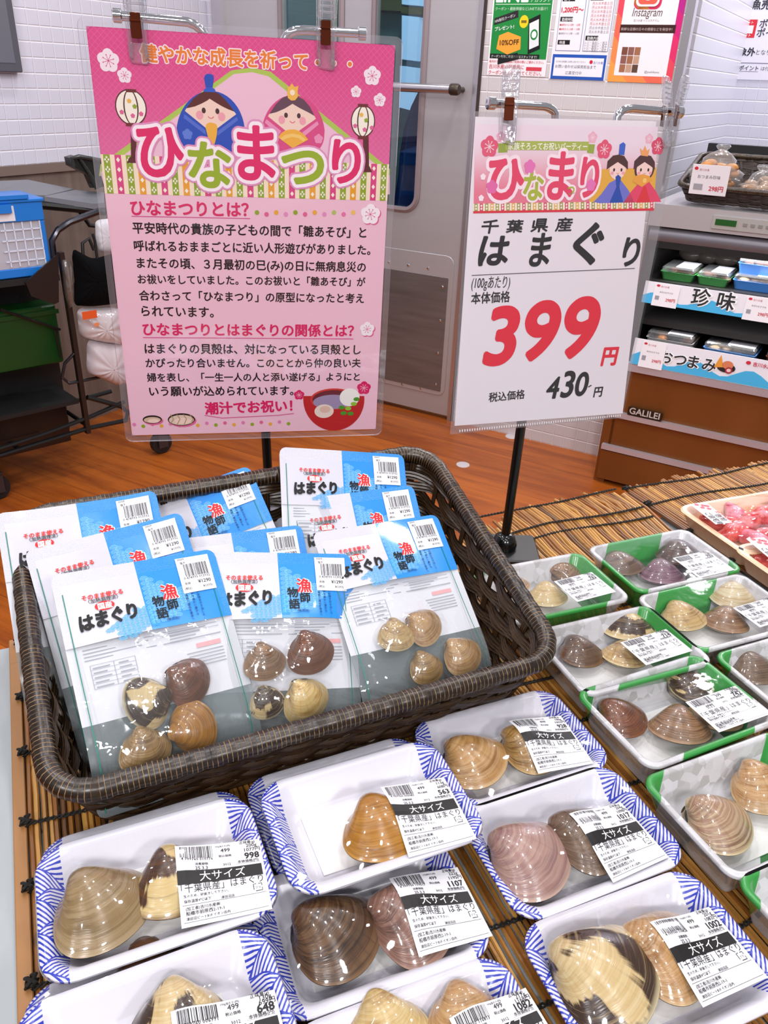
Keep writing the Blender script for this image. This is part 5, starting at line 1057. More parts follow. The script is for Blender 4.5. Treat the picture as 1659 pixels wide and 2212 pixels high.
PO = {
 'P1': ([-.184, .5354, .9271], [[.837, -.356, .416], [.538, .674, -.507], [-.099, .648, .756]]), 'P2': ([-0.2245, 0.5924, 0.9232], [[.877, -.393, .279], [.478, .631, -.612], [.065, .669, .741]]),
 'P3': ([-0.2634, 0.6080, 0.9418], [[0.9106, -0.3071, 0.279], [0.4153, 0.6739, -0.612], [0.0006, 0.6722, 0.741]]), 'P4': ([-.1667, .6967, .9201], [[.878, -.453, .16], [.425, .576, -.699], [.224, .681, .698]]),
 'P5': ([-.0877, .5866, .9049], [[.94, -.121, .32], [.302, .733, -.61], [-.16, .67, .726]]), 'P6': ([-.1291, .6391, .8957], [[.93, -.246, .275], [.367, .684, -.631], [-.033, .687, .726]]),
 'P7': ([-.037, .7464, .9427], [[.941, -.116, .319], [.301, .721, -.626], [-.158, .684, .713]]), 'P8': ([-.0115, .7134, .9092], [[.939, -.251, .239], [.346, .682, -.646], [-.001, .688, .727]]),
 'P9': ([.0278, .6524, .9143], [[.883, -.35, .315], [.466, .742, -.483], [-.065, .573, .818]]), 'P10': ([-.1365, .7316, .896], [[.856, -.465, .228], [.493, .596, -.635], [.159, .655, .739]])}
pouch('pouch with the whole front in view, in front at the slatted side of the basket', *PO['P1'], [
    (318, 1517, -.9, .35, 118, 'blotch', 'cream and brown clam lying uppermost toward the mat side in the front pouch'), (406, 1472, .75, .45, 112, 'red', 'reddish brown clam at the top of the four in the front pouch'),
    (417, 1570, .9, -.25, 120, 'orange', 'orange brown ringed clam lying right of the other three in the front pouch'), (315, 1620, .25, 1, 116, 'tan2', 'tan clam lowest in the front pouch, at the basket rim')])
pouch('pouch showing only its upper band, directly behind the fully visible front pouch', *PO['P2'], [], curl=.004)
pouch('pouch with its corner jutting over the far mat-side corner of the basket', *PO['P3'], [], curl=.006)
pouch('pouch tilted up steeply in the middle of the back rim beside the black pole', *PO['P4'], [])
pouch('middle pouch of the front row between two others, with clams', *PO['P5'], [
    (572, 1430, .2, 1, 96, 'brown', 'brown clam at the pouch edge in the middle front pouch'), (670, 1410, .3, 1, 108, 'red', 'large red brown clam in the middle front pouch'),
    (577, 1517, .25, 1, 82, 'blotch', 'cream clam with dark patch, low in the middle front pouch'), (660, 1513, .5, 1, 108, 'cream', 'pale cream clam, lowest in the middle front pouch')])
pouch('pouch of which just a blue top corner shows behind the middle front pouch', *PO['P6'], [])
pouch('rearmost upright pouch leaning on the back rim near the open basket corner', *PO['P7'], [])
pouch('pouch between the rearmost upright one and the one with five clams', *PO['P8'], [(828, 1462, .3, 1, 88, 'purple', 'purple brown clam low in the pouch behind the five clams'), (803, 1492, -.3, 1, 84, 'cream', 'cream clam half cut by the rim, beside the purple brown one')])
pouch('pouch with clams in front at the open wicker end of the basket', *PO['P9'], [
    (857, 1372, .2, 1, 88, 'cream2', 'cream rayed clam at the upper side of the open end pouch'), (917, 1353, .8, .6, 92, 'tan', 'tan clam at the top of the open end pouch'),
    (924, 1440, .5, 1, 86, 'tan2', 'tan brown clam in the middle of the open end pouch'), (1000, 1415, .6, .7, 98, 'tan', 'long tan clam nearest the open wicker side')])
pouch('plain grey pouch back showing between the tilted pouch and the rearmost one', *PO['P10'], [], plain=True)
# ================================================================== signs on stands
CLIPM = film('clip_plastic', (.97, .97, .98), .03, 2.6, .05, .3, 150., .05, '#f4f2f8')
def stand(pos, ztop, label, sign_o, sx, sz, rods, clips, dia):
    """base plate, black pole, two bent chrome arms and the clear clips that slide on them"""
    th = thing('sign_stand', label, 'sign stand', None, 'black sign stands'); tilt_top = sign_o + sz * ((ztop - sign_o[2]) / sz[2]) - np.cross(sx, sz) * .011
    mb = MB(); rbox(mb, (pos[0] - .045, pos[1] - .035, ZT), (pos[0] + .045, pos[1] + .035, ZT + .008), .004); mb.build('base_plate', BLACK, th)
    mb = MB(); mb.lathe([(.016, ZT + .007), (.017, ZT + .014), (.013, ZT + .024), (dia * .6, ZT + .028)], 16, M=Matrix.Translation((pos[0], pos[1], 0))); mb.build('socket', pm('socket_black', '#0c0c0d', .15), th)
    mb = MB(); mb.tube([(pos[0], pos[1], ZT + .008), (tilt_top[0], tilt_top[1], ztop)], dia / 2, 14); mb.build('pole', pm('pole_black', '#09090a', .25), th)
    Wd = lambda p, d=0.: sign_o + sx * p[0] + sz * p[1] + np.cross(sx, sz) * d
    for path in rods:
        mb = MB(); P = [Wd(p, -.006) for p in path]; P = [P[0] + (P[1] - P[0]) * k for k in np.linspace(0, 1, 4)] + P[2:]
        mb.tube(P, .0042, 12); d = (P[0] - P[1]) / np.linalg.norm(P[1] - P[0])
        mb.tube([P[0] - d * .004, P[0] - d * .003, P[0] + d * .004, P[0] + d * .005], [.0042, .0062, .0062, .0045], 12); mb.build('arm', CHROME, th)
    for cx, cy, tw in clips:
        N = np.cross(sx, sz); M = frame(Wd((cx, cy)), sx, N, sz) @ Matrix.Rotation(tw, 4, 'Z')
        o = bpy.data.objects.new('clip', None); COL.objects.link(o); o.parent = th; o.matrix_basis = M
        MXZ = Matrix(((1, 0, 0, 0), (0, 0, 1, 0), (0, 1, 0, 0), (0, 0, 0, 1)))
        for s_, tl in ((1, -.16), (-1, .16)):
            mb = MB(); Mt = Matrix.Translation((0, .003 * s_, -.012)) @ Matrix.Rotation(tl, 4, 'X')
            rbox(mb, (-.009, -.018, 0), (-.0052, .045, .005), .002, M=Mt @ MXZ) ; rbox(mb, (.0052, -.018, 0), (.009, .045, .005), .002, M=Mt @ MXZ)
            rbox(mb, (-.009, -.022, -.001), (.009, -.004, .003), .003, M=Mt @ MXZ); rbox(mb, (-.009, .022, -.001), (.009, .05, .003), .004, M=Mt @ MXZ)
            for k in range(4): rbox(mb, (-.007, .027 + k * .005, .002), (.007, .0285 + k * .005, .0045), .0006, M=Mt @ MXZ)
            mb.build('jaw', CLIPM, o)
        mb = MB(); mb.tube([(-.005, .0085, .002), (0, .0088, .002), (.005, .0085, .002)], .001, 6)
        rbox(mb, (-.0048, -.0085, 0), (.0048, .0125, .0014), .0012, M=Matrix.Translation((0, .0065, -.004)) @ MXZ); rbox(mb, (-.0048, -.0085, 0), (.0048, .0125, .0014), .0012, M=Matrix.Translation((0, -.008, -.004)) @ MXZ)
        mb.build('spring', pm('spring_brown_reflect', '#6a2f1a', .22, .8), o)  # brown reflected in the spring metal is painted as its colour
    return th
def plane_map(o, sx, sz):
    n = np.cross(sx, sz)
    def f(p): q = onpl(p, o, n) - o; return (q @ sx, q @ sz)
    return f
# ------------------------------------------------------------------ the doll festival poster
o1 = V(-.156, .904, 1.202); sx1 = V(.9797, .2003, -.0122); sz1 = V(.0164, -.0194, .9997); sz1 -= sx1 * (sx1 @ sz1); sz1 /= np.linalg.norm(sz1); n1_ = np.cross(sx1, sz1)
F1_ = plane_map(o1, sx1, sz1); PWd, PHt = .2955 / 2, .4186 / 2
po = thing('festival_poster', 'laminated pink doll festival poster with two drawn dolls, clipped to the taller stand', 'poster', frame(o1, sx1, sz1, n1_))
mb = MB(); mb.box((-PWd, -PHt, -.0004), (PWd, PHt, 0)); mb.build('paper_sheet', ink('#e9b9cb'), po, None, False)
LAM = film('laminate', (1, 1, 1), .03, 1.2, .03, .12, 22.); LAMB = film('laminate_border', (.97, .95, .98), .10, 1.4, .04, .1, 20., .10, '#e9e4f0')
e = .0075
mb = MB(); mb.grid([[(x, y, .0022) for x, y in rrect(PWd + e - i, PHt + e - i, .008, 5)] for i in (0, .0005, e - .0005)], wrap=True); mb.grid([[(x, y, z) for x, y in rrect(PWd + e, PHt + e, .008, 5)] for z in (-.0008, .0022)], wrap=True)
mb.build('laminate_edge', LAMB, po, None, False)
mb = MB(); xs = np.linspace(-PWd - e * .5, PWd + e * .5, 26); ys = np.linspace(-PHt - e * .5, PHt + e * .5, 34); mb.grid([[(x, y, .0022 + .0006 * math.sin(x * 40) * math.sin(y * 23 + x * 11)) for x in xs] for y in ys]); mb.build('laminate_sheet', LAM, po, None, True, 80)
P = Print(.00004)
def ppoly(pts, c, lay): P.poly([F1_(p) for p in pts], c, lay)
def ptext(s, a, b, c, lay=6, off=0., hs=1., **k):
    (x0, y0), (x1, y1) = F1_(a), F1_(b); P.text(s, x0, y0, c, lay, width=math.hypot(x1 - x0, y1 - y0), rot=math.atan2(y1 - y0, x1 - x0), off=off, hs=hs, **k)
def pell(p, rx, ry, c, lay, n=22):
    x, y = F1_(p); k = .00044; P.ell(x, y, rx * k, ry * k * 1.02, c, lay, n)
t = NT('deep_pink_print'); x, y, z = t.xyz(t.obj()); cr = t.M('MAXIMUM', t.M('LESS_THAN', t.M('ABSOLUTE', t.M('SUBTRACT', t.M('FRACT', t.M('MULTIPLY', t.M('ADD', x, y), 170.)), .5)), .05), t.M('LESS_THAN', t.M('ABSOLUTE', t.M('SUBTRACT', t.M('FRACT', t.M('MULTIPLY', t.M('SUBTRACT', x, y), 170.)), .5)), .05))
DEEP = t.done(t.pbr(t.mix(t.M('MULTIPLY', cr, .25), t.mix(t.step(y, .06, .2), '#d9659a', '#d63a80'), '#e890b8'), .4))
P.rect(-PWd, F1_((500, 400))[1], PWd, PHt, DEEP, 1)
ppoly([(217, 355), (500, 152), (545, 146), (585, 155), (842, 365), (842, 395), (214, 380)], '#a9bf4f', 2)
ppoly([(217, 372), (505, 160), (545, 156), (580, 165), (842, 380), (842, 420), (226, 405)], '#e7b7cc', 3)
# brocade band
bx0, by0 = F1_((226, 350)); bx1, by1 = F1_((842, 425)); yb0, yb1 = F1_((500, 425))[1], F1_((500, 352))[1] + .004
P.rect(-PWd, yb0, PWd, yb1, '#efd8c0', 4)
cols = ['#8aa026', '#d23f7c', '#8aa026', '#e39a2b']; n = 27
for i in range(n):
    xa = -PWd + (i + .22) * 2 * PWd / n; xb = xa + .58 * 2 * PWd / n; c = cols[i % 4]; P.rect(xa, yb0, xb, yb1, c, 5)
    for j in range(4):
        ym = yb0 + (yb1 - yb0) * (j + .5) / 4; xm = (xa + xb) / 2; r_ = (xb - xa) * (.42 if i % 2 == 0 else .3); P.poly([(xm - r_, ym), (xm, ym - r_ * 1.3), (xm + r_, ym), (xm, ym + r_ * 1.3)], '#efe6d4', 6)
        if i % 2 == 0: P.line([(xm - r_ * .6, ym - r_ * .8), (xm + r_ * .6, ym + r_ * .8)], r_ * .3, c, 7); P.line([(xm - r_ * .6, ym + r_ * .8), (xm + r_ * .6, ym - r_ * .8)], r_ * .3, c, 7)
for p, r_ in (((234, 131), 24), ((269, 163), 16), ((804, 164), 21), ((769, 198), 13), ((820, 216), 15)):
    x, y = F1_(p); P.blossom(x, y, r_ * .00043, '#eddbe4', 5, '#d8618f')
# headline
for c, of, lay in (('#f2dce4', .09, 5), ('#e37a26', .03, 6)): ptext('健やかな成長を祈って・・・', (304, 130), (760, 154), c, lay, off=of, res=4, fit=.03)
# lanterns
for cx, cy, rx, ry, px, pb in ((283, 232, 34, 36, 288, 352), (784, 262, 29, 34, 790, 372)):
    ppoly([(px - 6, cy + ry), (px + 6, cy + ry), (px + 7, pb - 12), (px - 5, pb - 12)], '#5a1a1e', 8); ppoly([(px - 14, pb), (px + 14, pb), (px + 8, pb - 13), (px - 8, pb - 13)], '#5a1a1e', 8)
    pell((cx, cy), rx, ry, '#4d1518', 8, 32); pell((cx, cy), rx - 2.5, ry - 2.5, '#f0e6d8', 9, 32)
    for k in (.42,): pell((cx, cy), rx * k + 2, ry - 1, '#4d1518', 10, 28); pell((cx, cy), rx * k - 1, ry - 3, '#f0e6d8', 11, 28)
    ppoly([(cx - 11, cy - ry - 4), (cx + 11, cy - ry - 3), (cx + 11, cy - ry + 4), (cx - 11, cy - ry + 3)], '#6a1f1f', 12); ppoly([(cx - 11, cy + ry - 3), (cx + 12, cy + ry - 2), (cx + 12, cy + ry + 5), (cx - 11, cy + ry + 4)], '#6a1f1f', 12)
    for dx, dy, c in ((-20, 10, '#d95f92'), (4, 18, '#d95f92'), (22, 14, '#d95f92'), (8, -2, '#8aa026'), (-4, -14, '#e3b04a')): x, y = F1_((cx + dx * rx / 34, cy + dy)); P.blossom(x, y, .0022, c, 13)
# two dolls
z6 = lambda *q: [(380 + x / 4.879, 150 + y / 4.879) for x, y in q]
def zell(x, y, rx, ry, c, lay): pell(z6((x, y))[0], rx / 4.879, ry / 4.879, c, lay)
def egg(cx, top, bot, hw): return [(cx + hw * math.cos(t) * (1 if math.sin(t) > 0 else .98), (top + (bot - top) * .62) - math.sin(t) * ((bot - top) * .62 if math.sin(t) > 0 else (bot - top) * .38)) for t in np.linspace(0, 2 * math.pi, 48)]
ppoly(z6(*egg(366, 226, 960, 362)), '#2146ae', 6); ppoly(z6((110, 410), (355, 290), (615, 445), (635, 472), (435, 622), (375, 700), (310, 612), (95, 437)), '#eccabb', 7)
ppoly(z6((110, 410), (180, 310), (240, 262), (290, 235), (350, 226), (420, 238), (470, 270), (520, 320), (570, 380), (615, 445), (540, 415), (480, 385), (405, 340), (355, 308), (330, 328), (270, 360), (200, 390)), '#571a16', 8)
ppoly(z6((90, 470), (80, 510), (315, 690), (310, 640)), '#4d66c4', 8); ppoly(z6((640, 500), (655, 535), (440, 700), (440, 650)), '#4d66c4', 8)
ppoly(z6((297, 90), (305, 62), (330, 46), (365, 46), (395, 62), (400, 95), (392, 150), (385, 195), (318, 195), (305, 140)), '#2146ae', 12); ppoly(z6((288, 236), (300, 205), (330, 190), (380, 190), (410, 208), (421, 240)), '#2a55be', 13)
zell(293, 432, 22, 28, '#45201c', 10); zell(437, 440, 22, 28, '#45201c', 10); zell(250, 481, 40, 44, '#e79aa6', 9); zell(482, 498, 40, 44, '#e79aa6', 9)
x, y = F1_(z6((368, 478))[0]); P.ring(x, y, .0031, .0006, '#d8406a', 11, 205, 335, 10)
ppoly(z6((312, 610), (322, 575), (350, 560), (392, 562), (425, 578), (437, 610), (433, 680), (410, 780), (375, 800), (340, 720)), '#e8a83a', 12)
ppoly(z6(*egg(1235, 270, 960, 335)), '#d2447e', 6); ppoly(z6((985, 468), (1228, 350), (1460, 490), (1475, 520), (1310, 637), (1228, 700), (1145, 637), (970, 494)), '#eccabb', 7)
ppoly(z6((985, 468), (1050, 370), (1120, 300), (1180, 275), (1240, 300), (1285, 283), (1350, 320), (1410, 390), (1460, 490), (1400, 455), (1310, 410), (1228, 362), (1150, 410), (1060, 450)), '#5f3a4c', 8)
ppoly(z6((955, 525), (935, 560), (1085, 690), (1110, 650)), '#e48bb2', 8); ppoly(z6((1490, 545), (1505, 580), (1360, 700), (1330, 665)), '#e48bb2', 8)
zell(1160, 482, 21, 26, '#4a2630', 10); zell(1295, 488, 21, 26, '#4a2630', 10); zell(1115, 530, 37, 42, '#e79aa6', 9); zell(1335, 543, 37, 42, '#e79aa6', 9)
x, y = F1_(z6((1228, 528))[0]); P.ring(x, y, .0029, .0006, '#d8406a', 11, 205, 335, 10)
ppoly(z6((1075, 715), (1110, 670), (1150, 645), (1200, 632), (1250, 632), (1300, 648), (1350, 685), (1395, 740), (1230, 830)), '#e8a83a', 12); ppoly(z6((1100, 725), (1150, 690), (1228, 675), (1310, 690), (1370, 740), (1345, 762), (1290, 725), (1228, 712), (1160, 728), (1125, 752)), '#edbf66', 13)
ppoly(z6((1178, 205), (1160, 180), (1195, 185), (1222, 145), (1250, 185), (1292, 172), (1283, 225), (1285, 290), (1255, 325), (1215, 328), (1180, 300), (1172, 250)), '#e9b04a', 12); zell(1228, 243, 28, 28, '#f0dcc0', 13)
for p, r_ in (((405, 290), 12), ((513, 288), 10), ((688, 300), 11)): x, y = F1_(p); P.blossom(x, y, r_ * .00043, '#5a76cc' if p[0] < 600 else '#e48bb2', 9)
# big title, letter by letter
for ch, a, b, c, hs in (('ひ', (301, 372), (400, 376), '#d81b60', 1.12), ('な', (408, 396), (501, 400), '#93a81e', 1.0), ('ま', (514, 380), (596, 382), '#d81b60', 1.12), ('つ', (608, 396), (700, 398), '#93a81e', .95), ('り', (716, 388), (778, 390), '#d81b60', 1.0)):
    for cc, of, lay in (('#d98bb6', .13, 15), ('#f4e4ec', .095, 16), (c, .03, 17)): ptext(ch, a, b, cc, lay, off=of, hs=hs, res=5, fit=.03)
# body copy
PK = '#d2205e'; DK = '#1c1216'
ptext('ひなまつりとは？', (283, 462), (538, 466), PK, 6, off=.03, res=4); ppoly([(284, 466), (540, 471), (540, 473), (284, 468)], '#cf5a8e', 6)
for i in range(11):
    p = (555 + i * 20.8, 459 + (4 if i % 2 else 0)); pell(p, 5.5, 5.5, ['#8aa026', '#d9608f', '#e3a238', '#dc8ab8', '#8aa026', '#d9608f', '#e3a238', '#dc8ab8', '#a9b860', '#e06fa0', '#e9b95c'][i], 6, 14)
for p, r_, c, co_ in (((800, 463), 25, '#f1e3ea', '#dc6b96'), ((793, 711), 20, '#f1e3ea', '#dc6b96')): x, y = F1_((p[0] + 2, p[1] + 2)); P.blossom(x, y, r_ * .00045, '#d9608f', 6); x, y = F1_(p); P.blossom(x, y, r_ * .00044, c, 7, co_)
for s_, a, b in (('平安時代の貴族の子どもの間で「雛あそび」と', (287, 502), (791, 512)), ('呼ばれるおままごとに近い人形遊びがありました。', (290, 540), (800, 549)), ('またその頃、３月最初の巳(み)の日に無病息災の', (296, 577), (790, 586)), ('お祓いをしていました。このお祓いと「雛あそび」が', (298, 611), (789, 617)),
                 ('合わさって「ひなまつり」の原型になったと考え', (301, 647), (786, 653)), ('られています。', (306, 681), (462, 684)), ('はまぐりの貝殻は、対になっている貝殻とし', (313, 762), (779, 764)), ('かぴったり合いません。このことから仲の良い夫', (315, 792), (779, 792)), ('婦を表し、「一生一人の人と添い遂げる」ようにと', (318, 823), (777, 821)), ('いう願いが込められています。', (323, 854), (634, 852))):
    ptext(s_, a, b, DK, 6, off=.022, hs=1.05, res=2)
ptext('ひなまつりとはまぐりの関係とは？', (309, 722), (764, 725), PK, 6, off=.03, res=4); ppoly([(309, 728), (763, 731), (763, 733), (309, 730)], '#cf5a8e', 6)
ptext('潮汁でお祝い！', (443, 893), (632, 886), PK, 6, off=.035, res=4); P.line([F1_(p) for p in ((442, 897), (480, 903), (540, 900), (600, 897), (635, 893))], .0011, '#cf5a8e', 6)
dc = ['#d97aac', '#8aa026', '#d9608f', '#e3a238']
for i in range(26):
    p = (290 + i * 19.6, 918 - i * .35 + (3 if i % 2 else -1)); 
    if p[0] < 640 or p[0] > 785: pell(p, 5, 5, dc[i % 4], 6, 14)
for (cx, cy, rx, ry, c) in ((329, 906, 25, 12, '#cfae98'), (392, 906, 36, 18, '#d9bfae')):
    pell((cx + 3, cy + 3), rx, ry, '#d9608f', 7, 28); pell((cx, cy), rx, ry, '#2a1a1a', 8, 28); pell((cx, cy + 1), rx - 3, ry - 3.5, c, 9, 28); pell((cx + 3, cy + 3), rx * .6, ry * .5, '#ecc9bd', 10, 24)
for k in range(4): P.line([F1_((368 + k * 14, 895)), F1_((375 + k * 14, 905)), F1_((368 + k * 15, 916))], .001, '#a8845c', 11)
for p, r_ in (((786, 838), 19), ((646, 853), 14)): x, y = F1_(p); P.blossom(x, y, r_ * .00046, '#d2205e', 7, '#f0c3d4')
ppoly([(721 + 66 * math.cos(t_), 862 + 68 * math.sin(t_)) for t_ in np.linspace(-.1, math.pi + .1, 30)], '#b8262a', 8); pell((720, 862), 64, 31, '#c73a36', 9, 36); pell((720, 862), 58, 26, '#6a2430', 10, 36); pell((718, 868), 54, 21, '#9a86a8', 11, 36)
pell((700, 888), 27, 20, '#e3cfc4', 12, 28); pell((755, 858), 28, 26, '#ece6e2', 12, 28); pell((702, 884), 15, 10, '#d9b2a4', 13); 
for a, b in ((742, 892), (752, 882), (764, 872), (770, 862), (738, 880), (757, 893)): pell((a, b), 9, 6, '#4f8f2c' if a % 4 else '#8fb83c', 14, 10)
P.build('printing', po)
c_ = lambda *ps: [F1_(p) for p in ps]
stand((-.150, .928), 1.385, 'taller black stand behind the basket that holds the pink festival poster', o1, sx1, sz1,
      [c_((253, 33), (385, 45), (405, 47), (420, 53), (432, 62), (441, 72), (447, 140)), c_((783, 72), (660, 65), (642, 66), (629, 70), (620, 78), (614, 88), (610, 150))],
      [(*F1_((296, 50)), .1), (*F1_((706, 66)), .25)], .0115)
# ------------------------------------------------------------------ the price card in its clear sleeve
o2 = V(.182, .925, 1.187); sx2 = V(.9268, .3750, -.0204); sz2 = V(-.0215, .107, .994); sz2 -= sx2 * (sx2 @ sz2); sz2 /= np.linalg.norm(sz2); n2_ = np.cross(sx2, sz2); F2_ = plane_map(o2, sx2, sz2)
hw, hh = .115, .1627
pc = thing('price_sign', 'white price card in a clear sleeve, red figures for clams, on the shorter stand', 'sign', frame(o2, sx2, sz2, n2_))
mb = MB(); cn = [F2_(p) for p in ((1027, 252), (1418, 262), (1345, 893), (982, 920))]; mb.prism([cn[3], cn[2], cn[1], cn[0]], -.0004, 0); mb.build('paper_sheet', ink('#dfd5dd'), pc, None, False)
SLV = film('sleeve', (1, 1, 1), .03, 1.2, .05, .3, 25.); SLVB = film('sleeve_edge', (.9, .89, .91), .06, 1.3, .08, .2, 30., .25, '#bdb4b8')
so = [F2_(p) for p in ((1025, 240), (1473, 262), (1384, 770), (1344, 903), (973, 939))]
def qgrid(a, b, c, d, z, n=14): return [[tuple((V(*a) * (1 - u) + V(*b) * u) * (1 - v) + (V(*d) * (1 - u) + V(*c) * u) * v) + (z + .0009 * math.sin(u * 7 + v * 5) * math.sin(math.pi * u) * math.sin(math.pi * v),) for u in np.linspace(0, 1, n)] for v in np.linspace(0, 1, n)]
mb = MB(); mb.grid(qgrid(so[4], so[3], so[1], so[0], .0024)); mb.build('sleeve_front', SLV, pc, None, True, 80)
mb = MB(); mb.poly = None; P = Print(.0001); P.fn = lambda x, y, l: (x, y, -.0012 + l)
mb = MB(); mb.grid([[q[:2] + (-.0012,) for q in r_] for r_ in qgrid(so[4], so[3], so[1], so[0], 0)]); mb.build('sleeve_back', SLVB, pc, None, False)
mb = MB(); a, b = V(*F2_((990, 932))), V(*F2_((1340, 898))); d = (b - a) / np.linalg.norm(b - a)
for i in range(70): p = a + (b - a) * i / 70; mb.box((p[0], p[1], .0024), (p[0] + .0012, p[1] + .0026, .003))
mb.build('weld_seam', pm('weld_white', '#d9d2d6', .4), pc, None, False)
P = Print(.000045); P.fn = lambda x, y, l: (x, y, l + .00005)
def ppoly(pts, c, lay): P.poly([F2_(p) for p in pts], c, lay)
def ptext(s, a, b, c, lay=6, off=0., hs=1., **k):
    (x0, y0), (x1, y1) = F2_(a), F2_(b); P.text(s, x0, y0, c, lay, width=math.hypot(x1 - x0, y1 - y0), rot=math.atan2(y1 - y0, x1 - x0), off=off, hs=hs, **k)
def pell(p, rx, ry, c, lay, n=22): x, y = F2_(p); P.ell(x, y, rx * .00054, ry * .00052, c, lay, n)
t = NT('banner_pink'); x, y, z = t.xyz(t.obj()); BAN = t.done(t.pbr(t.mix(t.step(y, .085, .145), '#dc7088', '#e3cfdb'), .5))
ppoly([(1026, 268), (1421, 274), (1413, 438), (1023, 446)], BAN, 1); ppoly([(1282, 366), (1418, 362), (1413, 438), (1272, 440)], '#dba23c', 2)
ppoly([(1023, 440), (1414, 434), (1413, 451), (1022, 457)], '#e8dcc8', 3); ppoly([(1022, 456), (1413, 450), (1412, 455), (1022, 461)], '#cf2f3f', 4)
for i in range(34):
    u0, u1 = i / 34 + .004, i / 34 + .022; A = lambda u, v: (1023 + u * 391, 440 - u * 6 + v * 16); ppoly([A(u0, 0), A(u1, 0), A(u1, 1), A(u0, 1)], ['#98904a', '#cc4466', '#98904a', '#dca24e'][i % 4], 4); pell(A((u0 + u1) / 2, .3), 2, 2.4, '#efe6d6', 5, 6); pell(A((u0 + u1) / 2, .7), 2, 2.4, '#efe6d6', 5, 6)
for p, r_, c in (((1057, 317), 19, '#d75573'), ((1305, 323), 18, '#d9506e'), ((1421, 316), 17, '#d34866'), ((1082, 296), 10, '#e3a2b8'), ((1280, 297), 11, '#e3a8bc'), ((1402, 300), 10, '#e3a8bc')): x, y = F2_(p); P.blossom(x, y, r_ * .00055, c, 6 if r_ > 12 else 2, '#f2e2e8')
ppoly([(1076, 310), (1096, 309), (1096, 329), (1076, 330)], '#8fa040', 4); ppoly([(1268, 311), (1285, 312), (1282, 332), (1268, 330)], '#8fa040', 4); ppoly([(1092, 304), (1272, 306), (1271, 325), (1091, 324)], '#a3ad52', 5); ptext('家族そろってお祝いパーティー', (1097, 322), (1268, 323), '#f3f0e4', 7, off=.015, hs=1.1)
for ch, a, b, c, hs, of in (('ひ', (1052, 424), (1130, 424), '#d93f62', 1.0, .0), ('な', (1128, 428), (1172, 428), '#a3ad3c', 1.15, .02), ('ま', (1180, 424), (1236, 424), '#d93f62', 1.25, .02), ('つ', (1222, 420), (1240, 420), '#a3ad3c', 1.0, .03), ('り', (1250, 420), (1290, 420), '#d93f62', 1.25, .02)):
    for cc, o_, lay in (('#efd9e2', .11 if ch != 'つ' else .2, 7), (c, .035, 8)): ptext(ch, a, b, cc, lay, off=o_, hs=hs, res=5, fit=.035)
for p, r_, c in (((1144, 360), 13, '#dc6fae'), ((1062, 404), 13, '#d965a0'), ((1276, 400), 12, '#dc6fae'), ((1043, 382), 6, '#f0dde4'), ((1039, 428), 6, '#f0dde4')): x, y = F2_(p); P.blossom(x, y, r_ * .00054, c, 9)
def hina(cx, robe, robe2, hair, long_hair):
    ppoly([(cx - 4, 388), (cx + 6, 388), (cx + 24, 412), (cx + 36, 437), (cx - 40, 439), (cx - 52, 436), (cx - 36, 420), (cx - 18, 395)] if not long_hair else [(cx - 8, 390), (cx + 8, 390), (cx + 26, 415), (cx + 36, 436), (cx - 46, 438), (cx - 30, 415)], robe, 5)
    ppoly([(cx - 2, 402), (cx + 3, 402), (cx + 12, 437), (cx - 18, 438)], robe2, 6)
    if long_hair: pell((cx, 364), 25, 26, hair, 6, 28)
    pell((cx, 366), 20, 20, '#ecc9c2', 7, 28); P.poly([(q[0], q[1]) for q in [F2_(p) for p in ((cx - 24, 366), (cx - 22, 348), (cx - 10, 336), (cx + 2, 334), (cx + 14, 337), (cx + 22, 350), (cx + 22, 366), (cx + 12, 358), (cx, 350), (cx - 12, 358))]], hair, 8)
    for s_ in (-1, 1): pell((cx + s_ * 8, 367), 2.4, 3.4, '#2b1714', 9, 12); pell((cx + s_ * 12, 374), 4, 3.4, '#e79aa6', 8, 12)
    x, y = F2_((cx, 372)); P.ring(x, y, .0017, .0004, '#c8405c', 9, 200, 340, 8)
hina(1334, '#6a6cc0', '#2146a0', '#4a2a26', False); hina(1392, '#d93f62', '#d22f38', '#4a2a2c', True)
ppoly([(1336, 334), (1338, 312), (1346, 307), (1351, 312), (1348, 335)], '#3a5cbc', 9); ppoly([(1331, 402), (1329, 382), (1335, 377), (1341, 383), (1337, 405)], '#2146a0', 9); ppoly([(1385, 336), (1382, 320), (1388, 326), (1393, 314), (1397, 326), (1403, 321), (1399, 338)], '#e69a5a', 9); ppoly([(1366, 392), (1372, 380), (1388, 376), (1402, 380), (1408, 388), (1386, 404)], '#e0993c', 9); pell((1392, 390), 5, 5, '#ecbc6a', 10)
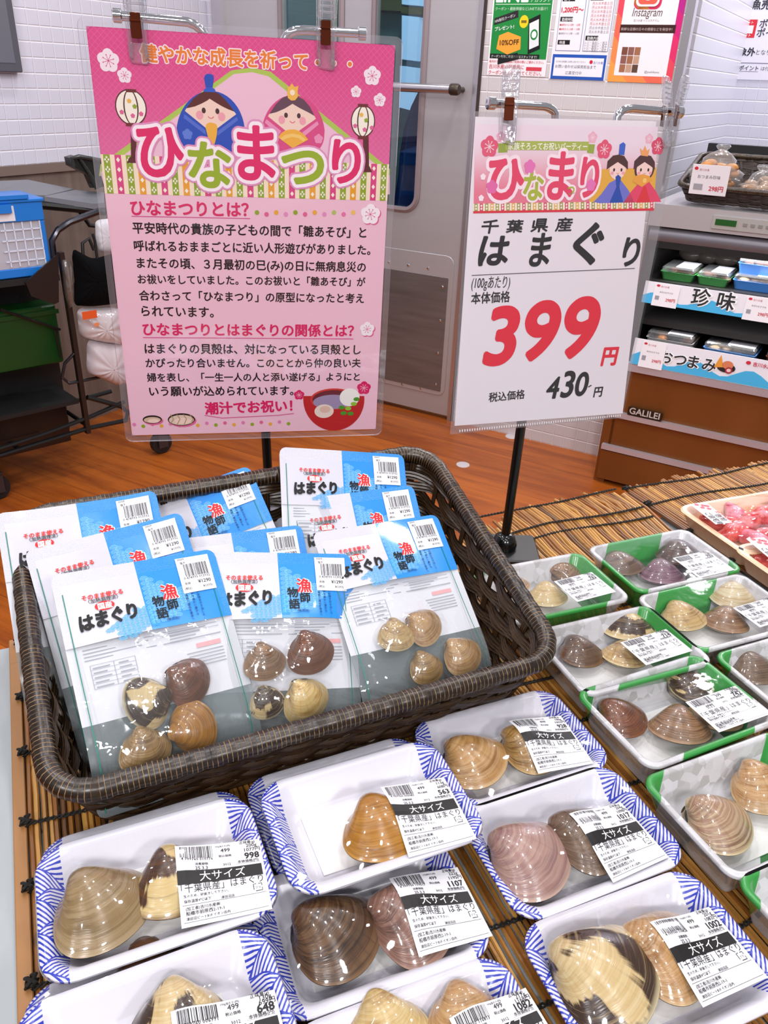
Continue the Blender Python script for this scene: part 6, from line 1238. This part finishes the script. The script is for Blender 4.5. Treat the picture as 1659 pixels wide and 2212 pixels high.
RED, BK = '#d7263a', '#242022'
for i, ch in enumerate('千葉県産'): ptext(ch, (1039 + i * 53, 502 - i * 1.6), (1077 + i * 53, 501 - i * 1.6), BK, 6, off=.02, hs=.66, shear=.1)
for ch, a, b, hs in (('は', (1032, 570), (1098, 568), .86), ('ま', (1142, 571), (1188, 569), 1.15), ('ぐ', (1236, 568), (1303, 560), .86), ('り', (1343, 571), (1380, 568), .98)): ptext(ch, a, b, BK, 6, off=.03, hs=hs, shear=.12, res=5)
ppoly([(1019, 594), (1371, 579), (1371, 580.5), (1019, 595.6)], '#4a4448', 6)
ptext('(100gあたり)', (1018, 622), (1101, 620), BK, 6, hs=1.7, shear=.15, off=.01); ptext('本体価格', (1017, 655), (1101, 650), BK, 6, off=.02, hs=1.08)
for ch, a, b, hs in (('3', (1041, 787), (1118, 780), 1.02), ('9', (1128, 776), (1205, 770), 1.02), ('9', (1213, 771), (1290, 763), 1.02)): ptext(ch, a, b, RED, 6, off=.03, hs=hs * .9, shear=.14, res=8)
ptext('円', (1297, 786), (1333, 784), RED, 6, off=.04, shear=.1); ptext('税込価格', (1055, 867), (1133, 859), BK, 6, off=.02, hs=1.0)
for ch, a, b in (('4', (1178, 861), (1206, 859)), ('3', (1209, 858), (1239, 855)), ('0', (1240, 855), (1269, 852))): ptext(ch, a, b, BK, 6, off=.025, hs=1.05, shear=.14, res=6)
ptext('円', (1281, 856), (1301, 854), BK, 6, off=.03, shear=.1); ppoly([(1270, 835), (1277, 831), (1278, 833), (1271, 837)], BK, 6)
P.build('printing', pc)
c_ = lambda *ps: [F2_(p) for p in ps]
stand((.162, .922), 1.335, 'shorter black stand beside the basket that holds the price card', o2, sx2, sz2,
      [c_((1068, 222), (1170, 228), (1184, 229), (1193, 232), (1201, 237), (1206, 244), (1208, 300)), c_((1473, 242), (1375, 233), (1362, 234), (1352, 238), (1345, 244), (1341, 252), (1336, 310))],
      [(*F2_((1100, 232)), .5), (*F2_((1447, 246)), -.55)], .012)
